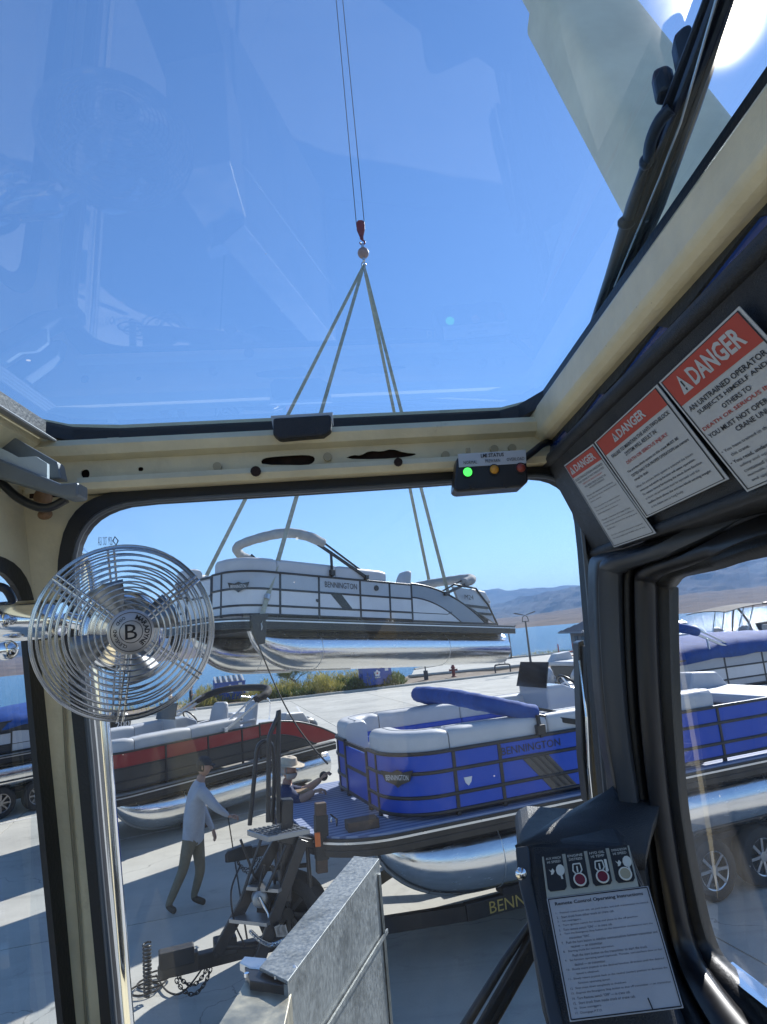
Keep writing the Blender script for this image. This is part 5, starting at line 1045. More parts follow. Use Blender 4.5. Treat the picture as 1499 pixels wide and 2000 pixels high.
# --- walkers on the far side of the lot
def walker(label, px_, py_, s, top, bot, shoe, capm):
    b0 = onZ(px_, py_, .0); Yw = b0.y; base = Vector((b0.x, Yw, 0)); v = lambda x, y, z: base+Vector((x*s, y*s, z*s))
    J = dict(pelvis=v(0, 0, .92), belly=v(.01, 0, 1.06), chest=v(.02, 0, 1.28), neck=v(.03, 0, 1.46), head=v(.04, 0, 1.53), shA=v(.02, -.19, 1.38), elA=v(.10, -.24, 1.14), wrA=v(.32, -.22, 1.10), shB=v(.02, .19, 1.38), elB=v(-.1, .25, 1.13), wrB=v(-.02, .26, .9),
             hipA=v(0, -.1, .86), knA=v(.16, -.1, .5), anA=v(.30, -.1, .1), toA=v(.46, -.1, .06), hipB=v(0, .1, .86), knB=v(-.06, .1, .48), anB=v(-.33, .1, .14), toB=v(-.22, .1, .04))
    rd = {k_: (tuple(x*s for x in r_) if isinstance(r_, tuple) else r_*s*.92) for k_, r_ in RAD.items()}; hc = v(.06, 0, 1.62); fc = Vector((1, -.1, 0))
    o, *fr = person(label, J, rd, EDG, outfit(top, bot, shoe, True, True), fc, hc, .22*s, [(J['wrA'], Vector((1, 0, .1)), .4), (J['wrB'], Vector((.2, 0, -1)), .3)], base)
    cap(o, *fr, hc, capm) if capm else hairback(o, *fr, hc, HAIRD)
KTOP = mat('black_top', (.025, .027, .032), .85)
walker('person in black top, shorts and cap walking along the kerb by the lake', 374, 1389, .80, KTOP, KTOP, WHITE, KTOP)
walker('person in pale top walking along the kerb behind the person in black', 333, 1393, .80, mat('pale_top', (.5, .48, .45), .85), JEAN, WHITE, None)
# ================================================================== CRANE CAB
cab = thing('crane_cab', 'cream painted crane operator cab with black rubber window seals', 'crane cab', (-.07, .2, EYE-1.25))
E = EYE
GLW = glass('windshield_glass', (.86, .905, .94), .008, 0, .025, streak=(1, 1, .25))
GLR = glass('roof_glass', (.75, .88, 1.0), .004, .0055, .045)
GLS = glass('side_glass', (.90, .94, .97), .012, 0, .03)
GLD = glass('door_glass', (.86, .90, .96), .035, 0, .04, streak=(1, 1, 1), ds=5)
# --- windshield
w_out = [(118, 1130), (120, 1085), (133, 1030), (160, 992), (200, 970), (255, 958), (420, 947), (640, 932), (890, 917), (1040, 905), (1085, 910), (1120, 930), (1140, 965), (1150, 1020), (1163, 1200), (1185, 1430), (1210, 1700), (1245, 2100), (212, 2150), (204, 1997), (175, 1691), (147, 1400)]
w_in = [(148, 1140), (150, 1095), (160, 1052), (184, 1018), (218, 997), (265, 984), (430, 974), (640, 961), (890, 944), (1030, 932), (1072, 936), (1103, 953), (1122, 982), (1132, 1030), (1146, 1200), (1165, 1430), (1190, 1700), (1222, 2080), (240, 2120), (231, 2000), (201, 1685), (177, 1400)]
def local(P, pts): return [(P(x, y).x, P(x, y).z) for x, y in pts]
Pw = lambda u, v: Vector((u, .925+.1*u, v))
T_ = Vector((1, .1, 0)).normalized(); Nw = Vector((.1, -1, 0)).normalized()
o_ = smooth_poly(local(ws, w_out), 1); i_ = smooth_poly(local(ws, w_in), 1)
big = [(-.333, E-.95), (.335, E-.95), (.335, E+.268), (-.4548, E+.268)]
plate('windshield_frame', big, [o_], CREAM, cab, Pw, .02, -Nw)
plate('windshield_seal', o_, [i_], RUBBER, cab, lambda u, v: Pw(u, v)+Nw*.012, .026, -Nw)
lip = [(x*.985+.0 if False else x, z) for x, z in i_]
MB().tube([Pw(x, z)+Nw*.013 for x, z in i_], .0035, 6, True).build('seal_bead', mat('seal_bead_grey', (.10, .11, .12), .3), cab, world=True, smooth=60)
k = MB().add([Pw(-.44, E-.9), Pw(.33, E-.9), Pw(.33, E+.25), Pw(-.44, E+.25)], [(0, 1, 2, 3)]); k.v = [p-Nw*.006 for p in k.v]; gl = k.build('windshield_pane', GLW, cab, world=True)
# etched maker's marks on the pane
mk = quad_map(ws(190, 1045), ws(232, 1045), ws(236, 1072), ws(192, 1074), .004); k = MB()
for i, s_ in enumerate(('AS1', 'DOT', 'M20')): put_text(k, s_, mk, .05+.24*i, .15, .22+.24*i, .75)
k.add([mk(.85, .1), mk(1, .45), mk(.85, .8), mk(.7, .45), mk(.85, .2), mk(.94, .45), mk(.85, .7), mk(.76, .45)], [(0, 1, 5, 4), (1, 2, 6, 5), (2, 3, 7, 6), (3, 0, 4, 7)]); k.build('etched_marks', INK, gl, world=True)
# --- header channel over the windshield
def hp(x, z, off=0): return Vector((x, .925+.1*x, E+z))+Nw*off
pf = [(.29, .0), (.292, .03), (.282, .038), (.270, .032), (.266, .016), (.262, .014)]
rr = [[hp(x, z, o) for z, o in pf]+[hp(x, .262, -.01), hp(x, .29, -.01)] for x in (-.44, -.2, 0, .15, .3)]
MB().rings(rr).build('header_roll', CREAM, cab, world=True, smooth=40)
pf = [(.240, .014), (.238, .036), (.230, .040), (.222, .036), (.222, .004)]
rr = [[hp(x, z, o) for z, o in pf]+[hp(x, .240, .004)] for x in (-.37, -.2, 0, .15, .27)]
MB().rings(rr).build('header_lip', CREAM, cab, world=True, smooth=40)
def bandpt(x, y): p = ws(x, y, -.016); return (p.x, p.z)
def blob(pts): return smooth_poly([bandpt(x, y) for x, y in pts], 1)
holes = [blob([(510, 898), (522, 893), (560, 890), (600, 888), (616, 892), (614, 903), (598, 910), (585, 908), (512, 908)]), blob([(672, 896), (690, 888), (704, 890), (722, 880), (745, 882), (766, 876), (790, 884), (818, 886), (800, 892), (740, 897)]),
         smooth_poly([bandpt(x, y) for x, y in [(160, 918), (172, 916), (176, 926), (172, 934), (162, 934), (158, 926)]], 1), smooth_poly([bandpt(x, y) for x, y in [(270, 912), (280, 912), (280, 920), (270, 920)]], 1)]
Pb_ = lambda u, v: Vector((u, .925-.016+.1*u, v))
plate('header_web', [(-.44, E+.236), (.30, E+.236), (.30, E+.268), (-.44, E+.268)] if False else [(-.44, E+.226), (.30, E+.226), (.30, E+.266), (-.44, E+.266)], holes, CREAM, cab, Pb_, .002, -Nw)
MB().rings([[hp(x, .268, .006), hp(x, .222, .006), hp(x, .222, .003), hp(x, .268, .003)] for x in (-.44, .3)]).build('rusted_backing', HOLE, cab, world=True)
for x, y in ((870, 890), (965, 878), (1000, 876), (640, 893), (425, 912)): 
    p = ws(x, y, -.018); MB().cyl(p, p+Nw*.004, .006, n=12).build('screw', mat('tan_screw', (.40, .32, .18), .4), cab, world=True, smooth=40)
p = ws(500, 921, -.042); MB().cyl(p, p+Nw*.003, .007, n=12).build('plug', HOLE, cab, world=True)
p = ws(778, 903, -.042); MB().cyl(p, p+Nw*.003, .006, n=12).build('plug', HOLE, cab, world=True)
# --- roof
RZ = E+.312
ro = [(-.432, -.6), (-.432, .865), (-.40, .905), (-.335, .925), (.23, .985), (.262, .965), (.292, .90), (.292, -.6)]
ri = [(-.408, -.5), (-.408, .855), (-.385, .885), (-.33, .905), (.222, .963), (.246, .946), (.270, .89), (.270, -.5)]
Pr = lambda u, v: Vector((u, v, RZ))
plate('roof_seal', ro, [ri], RUBBER, cab, lambda u, v: Pr(u, v)+Vector((0, 0, -.012)), .02, (0, 0, 1))
plate('roof_panel', [(-.49, -.75), (-.49, .93), (-.33, 1.0), (.30, 1.06), (.40, .95), (.40, -.75)], [ro], CREAM, cab, Pr, .02, (0, 0, 1))
gr = MB().add([Pr(-.415, -.55), Pr(.28, -.55), Pr(.28, .97), Pr(-.415, .93)], [(0, 1, 2, 3)]); gr.v = [p+Vector((0, 0, .004)) for p in gr.v]; gr.build('roof_pane', GLR, cab, world=True)
# ribbed trim along the roof opening's edge
for i in range(5): MB().cyl(Pr(-.412+.004*i, -.4)+Vector((0, 0, -.014-.0015*i)), Pr(-.412+.004*i, .855)+Vector((0, 0, -.014-.0015*i)), .002, n=6).build('seal_rib', mat('worn_seal', (.22, .22, .22), .4), cab, world=True, smooth=50)
rr = [[Vector((x, y, E+z)) for x, z in ((.262, .304), (.292, .304), (.30, .296), (.302, .262), (.294, .256), (.272, .256), (.262, .266))] for y in (-.6, .2, .9, .965)]
MB().rings(rr).build('roof_rail', CREAM, cab, world=True, smooth=35, bevel=.004)
rr = [[Vector((x, y, E+z)) for x, z in ((-.44, .304), (-.41, .304), (-.415, .285), (-.445, .262), (-.468, .24), (-.475, .25))] for y in (-.6, .2, .86, .905)]
MB().rings(rr).build('roof_rail', CREAM, cab, world=True, smooth=35)
rr = [[Vector((x, y, E+z)) for x, y, z in a] for a in (((-.475, .84, .25), (-.415, .87, .30), (-.41, .88, .305)), ((-.46, .87, .24), (-.39, .90, .29), (-.38, .9, .305)), ((-.44, .885, .23), (-.34, .90, .285), (-.33, .905, .305)))]
MB().rings(rr, closed=False).build('corner_gusset', CREAM, cab, world=True, smooth=60, solid=.004)
# --- wall with the side window
XL = -.462
so_ = [(-60, 1072), (0, 1086), (32, 1104), (54, 1136), (66, 1180), (91, 1400), (118, 1700), (145, 2000), (162, 2150)]
si_ = [(-60, 1100), (0, 1116), (22, 1136), (36, 1160), (43, 1190), (62, 1400), (90, 1700), (120, 2000), (135, 2150)]
def lx(x, y): p = onP(x, y, (1, 0, .1), -.428); return (p.y, p.z)
hl = [lx(x, y) for x, y in so_]; ho = hl+[(-.3, hl[-1][1]), (-.3, hl[0][1])]
hl2 = [lx(x, y) for x, y in si_]; hi_ = hl2+[(-.28, hl2[-1][1]+.02), (-.28, hl2[0][1]-.0)]
Pl = lambda u, v: Vector((-.428-.1*(v-E), u, v))
ho = smooth_poly(ho, 1); hi_ = smooth_poly(hi_, 1)
plate('side_wall', [(-.75, E-1.25), (.885, E-1.25), (.885, E+.30), (-.75, E+.30)], [ho], CREAM, cab, Pl, .004, (-1, 0, 0))
plate('side_seal', ho, [hi_], RUBBER, cab, lambda u, v: Pl(u, v)+Vector((.002, 0, 0)), .007, (-1, 0, 0))
MB().add([Pl(-.5, E-1.2)+Vector((-.006, 0, 0)), Pl(.88, E-1.2)+Vector((-.006, 0, 0)), Pl(.88, E+.2)+Vector((-.006, 0, 0)), Pl(-.5, E+.2)+Vector((-.006, 0, 0))], [(0, 1, 2, 3)]).build('side_pane', GLS, cab, world=True)
# seam and stains along the pillar
MB().tube([ws(118, 1250, -.004), ws(130, 1500, -.004), ws(155, 1800, -.004), ws(172, 2050, -.004)], .0016, 5).build('pillar_seam', mat('sealant', (.30, .25, .15), .6), cab, world=True)
# --- grey bracket and cable in the upper corner
GREYST = mat('grey_bracket_paint', (.16, .18, .19), .45, var=.15, vs=20)
br = thing('visor_bracket', 'grey steel visor bracket bolted in the cab corner above the fan', 'bracket', onY(60, 910, .78))
def pxp(pts, Y, dy, name, m, par, bevel=0): return MB().prism([onY(x, y, Y) for x, y in pts], (0, dy, 0)).build(name, m, par, world=True, bevel=bevel)
pxp([(-40, 815), (0, 838), (112, 902), (120, 935), (95, 935), (-40, 868)], .80, .02, 'plate', GREYST, br, .002)
pxp([(-40, 858), (0, 874), (36, 893), (70, 891), (92, 905), (92, 934), (-40, 880)], .778, .006, 'pale_strip', mat('pale_foam', (.48, .55, .57), .7), br)
pxp([(-40, 880), (0, 896), (118, 944), (152, 941), (152, 969), (128, 972), (-40, 922)], .77, .03, 'angle_bar', GREYST, br, .003)
MB().tube(catmull([onY(-30, 905, .80), onY(10, 950, .80), onY(45, 978, .80), (onY(90, 992, .80)), onY(130, 975, .80)], 8), .0055, 8).build('cable', DARKM, br, world=True, smooth=60)
MB().ball(onY(84, 972, .84), (.012, .008, .014), 12, 8).build('bolt', mat('rusty_bolt', (.28, .16, .08), .7, var=.4, vs=60), br, world=True, smooth=60); MB().ball(onY(88, 1005, .86), (.010, .006, .007), 10, 7).build('bolt', mat('rusty_bolt', (.28, .16, .08), .7), br, world=True, smooth=60)
# --- latch on the header
lt = thing('roof_latch', 'black roof window latch on the header', 'latch', ws(590, 845, -.03))
MB().prism([ws(x, y, -.05) for x, y in ((534, 816), (646, 809), (648, 840), (632, 850), (545, 857), (533, 848))], (0, .03, 0)).build('latch_body', BLACKP, lt, world=True, bevel=.003)
MB().prism([ws(x, y, -.045) for x, y in ((529, 812), (650, 805), (651, 830), (646, 812), (534, 819), (534, 838))], (0, .006, 0)).build('latch_edge', mat('pale_edge', (.45, .48, .50), .4), lt, world=True)
# --- danger panel
XA, ZA, XB, ZB = .274, .226, .326, .0885
pn = Vector((ZA-ZB, 0, XB-XA)); pn = -pn.normalized()
pd = pn.dot(Vector((XA, 0, ZA)))
def onpanel(x, y, lift=0): return onP(x, y, pn, pd-lift*0)+pn*lift
MB().rings([[Vector((x, y, E+z)) for x, z in ((XA, ZA), (XB, ZB), (XB+.06, ZB-.01), (XA+.09, ZA+.02))] for y in (-.6, .4, .948)]).build('trim_panel', BLACKP, cab, world=True, bevel=.006)
MB().tube([Vector((XA+.002, y, E+ZA)) for y in (-.6, .2, .6, .945)], .0085, 8).build('panel_ridge', BLACKP, cab, world=True, smooth=60)
MB().tube([Vector((XB, y, E+ZB)) for y in (-.6, .2, .6, .945)], .007, 8).build('panel_ridge', BLACKP, cab, world=True, smooth=60)
GLB = mat('sky_reflection_trim', (.03, .07, .24), .12, spec=.9)  # blue base colour paints the reflected sky into the glossy strip
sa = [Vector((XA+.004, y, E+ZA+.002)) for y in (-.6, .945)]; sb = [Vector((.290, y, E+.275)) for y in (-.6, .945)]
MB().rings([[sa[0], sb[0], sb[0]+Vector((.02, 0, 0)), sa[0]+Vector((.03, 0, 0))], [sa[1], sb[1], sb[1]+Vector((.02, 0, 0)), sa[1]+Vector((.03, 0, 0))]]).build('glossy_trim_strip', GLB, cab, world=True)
ys = [.94, .86, .84, .80, .72, .70, .655, .56, .535, .50, .40, .38, .34, .2]; zz = [.264, .264, .252, .252, .262, .254, .254, .266, .252, .252, .266, .256, .256, .266]
MB().rings([[Vector((.288, y, E+.276)), Vector((.2735+.004+(z-.005-ZA)*.24-.004, y, E+z-.012))] for y, z in zip(ys, zz)], closed=False).build('foam_edge', mat('charcoal_foam', (.035, .037, .035), .9, bump=.6, bs=90), cab, world=True, solid=.004)
p = onY(1078, 852, .93); MB().cyl(p, p+Nw*.006, .007, n=14).build('panel_screw', mat('tan_screw', (.40, .32, .18), .4), cab, world=True, smooth=40)
# --- door pillar and door window frame
DPIL = mat('door_trim_dark', (.018, .018, .021), .38, rvar=.1, vs=9); DGREY = mat('door_trim_grey', (.05, .057, .068), .45, rvar=.1, vs=12)
st_out = [(1660, 905), (1500, 950), (1380, 1006), (1275, 1052), (1214, 1073), (1168, 1084), (1150, 1104), (1150, 1200), (1158, 1330), (1172, 1450), (1192, 1560), (1205, 1700), (1220, 1850), (1240, 2000), (1262, 2160)]
st_in = [(1660, 1030), (1500, 1069), (1420, 1090), (1362, 1102), (1332, 1110), (1316, 1126), (1309, 1150), (1309, 1240), (1312, 1350), (1318, 1460), (1328, 1580), (1352, 1720), (1390, 1860), (1460, 1935), (1600, 2060)]
dep = [.52, .60, .68, .745, .78, .80, .82, .83, .835, .845, .855, .86, .86, .80, .72]
fr_ = [0, .08, .13, .30, .36, .50, .56, .72, .78, .93, 1]; dz = [1.075, 1.045, 1.025, 1.02, 1.035, 1.03, 1.015, 1.012, 1.024, 1.018, 1.03]
G = []
for (a, b, d) in zip(st_out, st_in, dep): G.append([onY(a[0]+(b[0]-a[0])*f_, a[1]+(b[1]-a[1])*f_, d*g_) for f_, g_ in zip(fr_, dz)])
for c0, c1, nm, m in ((0, 2, 'pillar_edge', DPIL), (2, 4, 'pillar_cover', DGREY), (4, 6, 'door_seal', RUBBER), (6, 8, 'door_frame', DPIL), (8, 10, 'door_window_seal', RUBBER)):
    sub_ = [[row[i] for i in range(c0, c1+1)] for row in G]
    sm = [list(x) for x in zip(*[catmull([row[i] for row in sub_], 4) for i in range(c1-c0+1)])]
    MB().rings(sm, closed=False).build(nm, m, cab, world=True, smooth=60, solid=.012)
XD = .385
MB().add([Vector((XD, y, z)) for y, z in ((-.5, E-.9), (.93, E-.9), (.93, E+.16), (-.5, E+.16))], [(0, 1, 2, 3)]).build('door_pane', GLD, cab, world=True)
MB().rings([[onY(x, y, d) for x, y in ((a, b), (a+30, b-14), (a+70, b+14), (a+40, b+40))] for a, b, d in ((1402, 1893, .86), (1450, 1930, .80), (1520, 1985, .73), (1640, 2080, .64))]).build('door_sill', CHROME, cab, world=True, smooth=40)
# --- enclosure behind and below the operator
plate('rear_wall', [(-.45, E-1.22), (.40, E-1.22), (.40, E+.31), (-.45, E+.31)], [smooth_poly([(-.36, E-.5), (.31, E-.5), (.31, E+.25), (-.36, E+.25)], 2)], CREAM, cab, lambda u, v: Vector((u, -.62, v)), .02, (0, 1, 0))  # unseen rear window opening, added so sky light brightens the cab interior
MB().add([Vector((x, -.61, z)) for x, z in ((-.4, E-.55), (.35, E-.55), (.35, E+.28), (-.4, E+.28))], [(0, 1, 2, 3)]).build('added_rear_pane', GLS, cab, world=True)
MB().box((-.05, .15, E-1.24), (.86, 1.55, .04)).build('cab_floor', mat('grey_floor_mat', (.22, .22, .21), .9, var=.3, vs=9), cab, world=True)
MB().box((.41, .15, E-.85), (.03, 1.5, .78)).build('door_panel', BLACKP, cab, world=True)
seat = thing('operator_seat', 'grey operator seat inside the crane cab', 'seat', (-.03, -.2, E-1.22))
MB().box((-.03, -.12, E-.80), (.46, .46, .12)).build('cushion', VINYLD, seat, world=True, bevel=.04, segs=3); MB().box((-.03, -.38, E-.58), (.46, .12, .46)).build('backrest', VINYLD, seat, world=True, bevel=.04, segs=3); MB().box((-.03, -.12, E-1.04), (.3, .3, .36)).build('seat_base', DARKM, seat, world=True)
# --- stickers
def sticker(label, c, frac, title_box, lines, tri):
    P = quad_map(*c, lift=.0008); o = thing('warning_sticker', label, 'warning sticker', (c[2]+c[3])/2, group='danger stickers on the cab trim panel')
    b = lambda k, u0, v0, u1, v1, d: k.add([P(u0, v0, d), P(u1, v0, d), P(u1, v1, d), P(u0, v1, d)], [(0, 1, 2, 3)])
    n = (P(0, 0, 1)-P(0, 0, 0)); k = MB().prism([P(0, 0), P(1, 0), P(1, 1), P(0, 1)], -n*.0006); k.build('sticker_sheet', PAPER, o, world=True)
    m_ = .022; k = MB(); bt = .008/ max(.1, 1)
    for (u0, v0, u1, v1) in ((m_, .014, 1-m_, .02), (m_, .98, 1-m_, .986), (m_, .014, m_+.012, .986), (1-m_-.012, .014, 1-m_, .986)): b(k, u0, v0, u1, v1, .0004)
    k.build('border', INK, o, world=True)
    k = MB(); b(k, m_+.012, .02, 1-m_-.012, frac, .0003); k.build('red_band', REDINK, o, world=True)
    u0, v0, u1, v1 = title_box; put_text(MB(), 'DANGER', sub(P, .0006), u0, v0, u1, v1, bold=.03).build('title', PAPER, o, world=True)
    ta, tb, tc_ = tri; k = MB().add([P((ta+tb)/2, v0-.005, .0006), P(tb, v1, .0006), P(ta, v1, .0006)], [(0, 1, 2)]); t_ = k.build('alert_triangle', PAPER, o, world=True)
    c_ = (ta+tb)/2; w_ = (tb-ta)*.06; k = MB(); h_ = v1-v0; b(k, c_-w_, v0+h_*.32, c_+w_, v0+h_*.68, .0009); b(k, c_-w_, v0+h_*.76, c_+w_, v0+h_*.9, .0009); k.build('exclamation_mark', INK, t_, world=True)
    kb = MB(); kr = MB()
    for (s_, u0, u1, v0, v1, red_) in lines: put_text(kr if red_ else kb, s_, sub(P, .0006), u0, v0, u1, v1, bold=.012 if (v1-v0) > .03 else 0)
    kb.build('text', INK, o, world=True)
    if kr.v: kr.build('red_text', REDINK, o, world=True)
    return o
op = lambda x, y: onpanel(x, y, .009)
def para(lines, u0, v0, dv, h, wid=None):
    out = []
    for i, s_ in enumerate(lines):
        if not s_: continue
        L_ = len(s_); w = (wid or .0165)*L_; out.append((s_, u0+(0.035 if not s_.startswith('·') else 0), min(.95, u0+w), v0+dv*i, v0+dv*i+h, False))
    return out
sticker('narrow danger sticker on electrocution hazard at the end of the trim panel', [op(1115, 903), op(1173, 860), op(1297, 1034), op(1213, 1063)], .17, (.24, .055, .88, .135), [
    ('ELECTROCUTION HAZARD', .08, .92, .195, .22, 0), ('THIS CRANE IS NOT INSULATED', .10, .90, .235, .255, 0), ('DEATH OR SERIOUS INJURY', .20, .80, .27, .292, 1), ('WILL RESULT FROM CONTACT OR', .2, .84, .305, .325, 0), ('INADEQUATE CLEARANCE', .3, .75, .335, .355, 0)] +
    para(['Maintain safe clearances from electrical', 'lines. Allow for boom, electrical line and', 'load line swaying.', '', 'This crane does not provide protection', 'from contact with or proximity to an', 'electrically charged conductor.', '', 'Maintain a clearance of at least 10 feet', 'between any part of the crane, loadline or', 'load and any electrical line carrying up to', '50,000 volts.', '', 'One foot additional clearance is required', 'for every additional 30,000 volts or less.'], .08, .40, .036, .017, .0198), (.07, .21, 0))
sticker('danger sticker about maintaining the anti two block system', [op(1176, 857), op(1302, 742), op(1444, 926), op(1278, 1004)], .20, (.34, .06, .74, .155), [
    ('FAILURE TO MAINTAIN THE ANTI-TWO-BLOCK', .10, .94, .235, .275, 0), ('SYSTEM WILL RESULT IN', .27, .72, .30, .34, 0), ('DEATH OR SERIOUS INJURY', .22, .80, .385, .43, 1)] +
    [('· The anti-two-block system on this crane MUST BE', .14, .86, .475, .51, 0), ('TESTED DAILY FOR PROPER OPERATION see owners', .17, .93, .53, .56, 0), ('manual for detail.', .17, .38, .58, .61, 0), ('· When the anti-two-block system is activated the boom', .12, .88, .66, .69, 0), ('telescope and winch up function will cease operation.', .15, .87, .71, .74, 0), ('To restore normal functioning the winch down function', .15, .90, .76, .79, 0), ('or boom retract function must be operated until the', .15, .84, .81, .84, 0), ('loadline block allows the anti-two-block sensing weight', .15, .92, .86, .89, 0), ('at the sheave case to hang freely.', .15, .58, .91, .94, 0)], (.25, .325, 0))
q1, q2, q4 = op(1306, 738), op(1443, 610), op(1480, 951); e1 = (q2-q1); e2 = (q4-q1); q3 = q2+e2
sticker('large danger sticker addressed to the untrained operator', [q1, q2+e1*.14, q3+e1*.14, q4], .25, (.30, .06, .88, .20), [
    ('AN UNTRAINED OPERATOR', .08, .93, .285, .325, 0), ('SUBJECTS HIMSELF AND', .13, .88, .345, .385, 0), ('OTHERS TO', .36, .66, .405, .44, 0), ('DEATH OR SERIOUS INJURY', .06, .95, .465, .50, 1), ('YOU MUST NOT OPERATE THIS', .06, .95, .525, .56, 0), ('CRANE UNLESS', .32, .74, .58, .615, 0),
    ('• You have trained in the safe operation of', .06, .93, .67, .70, 0), ('this crane.', .12, .32, .715, .74, 0), ('• You read, understand and follow the', .06, .90, .765, .795, 0), ('safety and operating recommendations', .12, .94, .81, .835, 0), ('contained in the crane manufacturer', .12, .9, .85, .875, 0), ('manuals, your employer work rules', .12, .88, .89, .915, 0), ('and applicable government regulations.', .12, .94, .93, .955, 0)], (.14, .27, 0))
# --- load indicator box
lm_ = thing('load_indicator', 'black load indicator box with three lamps on the header, green one lit', 'indicator', onY(958, 955, .885))
q = lambda x, y, d=.872: onY(x, y, d)
MB().prism([q(893, 893), q(1028, 882), q(1033, 940), q(1020, 951), q(894, 961), q(886, 955)], (0, .035, 0)).build('housing', DARKM, lm_, world=True, bevel=.003)
P = quad_map(q(895, 887), q(1027, 879), q(1028, 905), q(897, 913), .0015); MB().prism([P(0, 0), P(1, 0), P(1, 1), P(0, 1)], (0, .004, 0)).build('name_plate', mat('silver_label', (.50, .52, .54), .4, .3), lm_, world=True)
k = MB(); put_text(k, 'LMI STATUS', sub(P, .0012), .33, .12, .67, .40, bold=.02); put_text(k, 'NORMAL', sub(P, .0012), .07, .58, .27, .82); put_text(k, 'PREWARN', sub(P, .0012), .39, .56, .61, .80); put_text(k, 'OVERLOAD', sub(P, .0012), .71, .54, .97, .78); k.build('lettering', INK, lm_, world=True)
GRN = mat('lit_green_lens', (.05, .5, .08), .3, emit=(.08, 1, .12), es=.9); AMB = mat('amber_lens', (.62, .28, .03), .25); RDL = mat('red_lens_dull', (.30, .05, .03), .3)
for x, y, m, nm in ((914, 922, GRN, 'green_lamp'), (966, 917, AMB, 'amber_lamp'), (1018, 914, RDL, 'red_lamp')):
    c = q(x, y, .870); l_ = MB().ball(c, (.0062, .005, .0062), 16, 10).build(nm, m, lm_, world=True, smooth=60); MB().tube([c+Vector((.0068*math.cos(a), 0, .0068*math.sin(a))) for a in [math.tau*j/18 for j in range(18)]], .001, 6, True).build('bezel', DARKM, l_, world=True)
for x in (924, 990): c = q(x, 948, .869); MB().cyl(c, c+Vector((0, .003, 0)), .004, n=12).build('socket', INK, lm_, world=True)
MB().tube(catmull([q(1025, 895, .89), q(1045, 880, .9), q(1060, 868, .91), q(1075, 862, .93)], 5), .005, 8).build('cable', DARKM, lm_, world=True, smooth=60); MB().box(q(915, 884, .885), (.006, .006, .012)).build('bolt', mat('tan_screw', (.40, .32, .18), .4), lm_, world=True)
# --- control console
co = thing('control_console', 'black control console with symbol panel beside the door', 'console', onY(1190, 2050, .72))
cf = [(1012, 1652, .80), (1040, 1640, .80), (1230, 1655, .76), (1262, 1735, .745), (1345, 2080, .66), (1095, 2100, .665), (1062, 1990, .70), (1020, 1740, .775)]
ft = [onY(*p) for p in cf]; MB().prism(ft, (.02, .11, .01)).build('console_body', BLACKP, co, world=True, bevel=.008, segs=3)
top = [[onY(1006, 1652, .80), onY(1040, 1640, .795), onY(1130, 1650, .785), onY(1262, 1668, .77)], [onY(1040, 1625, .83), onY(1090, 1605, .83), onY(1160, 1600, .83), onY(1275, 1610, .82)], [onY(1120, 1580, .87), onY(1150, 1570, .87), onY(1200, 1560, .87), onY(1290, 1570, .86)], [onY(1170, 1552, .90), onY(1186, 1546, .90), onY(1205, 1530, .90), onY(1290, 1530, .89)]]
MB().rings(top, closed=False).build('console_hood', BLACKP, co, world=True, smooth=70, solid=.02)
MB().rings([[onY(x, y, d) for x, y in ((x0, y0), (x0+26, y0-4), (x0+30, y0+8), (x0+4, y0+12))] for x0, y0, d in ((1006, 1654, .79), (1012, 1720, .775), (1032, 1800, .75), (1052, 1900, .715), (1075, 2010, .685), (1098, 2110, .66))]).build('console_edge', DGREY, co, world=True, smooth=40, bevel=.003)
c = onY(1018, 1706, .765); MB().lathe([(.006, 0), (.006, .003), (.004, .005), (0, .0055)], c, (-.1, -1, .1), 16).build('console_bolt', CHROME, co, world=True, smooth=40)
# face of the console: a plane through the placard corners
f0, f1, f2 = onY(1068, 1762, .748), onY(1264, 1738, .735), onY(1115, 2000, .683)
fn = (f1-f0).cross(f2-f0).normalized(); fn = -fn if fn.y > 0 else fn; fd = fn.dot(f0-O3)
onf = lambda x, y, lift=.012: onP(x, y, fn, fd)+fn*lift
P = quad_map(onf(1060, 1683), onf(1228, 1661), onf(1247, 1741), onf(1070, 1763)); ipn = MB().prism([P(0, 0), P(1, 0), P(1, 1), P(0, 1)], -fn*.010).build('symbol_panel', mat('panel_cream', (.42, .42, .35), .45, var=.1, vs=20), co, world=True)
SYM = mat('panel_ink', (.62, .62, .55), .5); LMP = mat('panel_lamp_red', (.16, .02, .03), .2); LMC = mat('panel_lamp_clear', (.35, .32, .22), .25)
tx = (('AUX WINCH', 'HI SPEED'), ('ENGINE', 'DISTRESS'), ('HYD OIL', 'HI TEMP'), ('SWING BOOM', 'HI SPEED'))
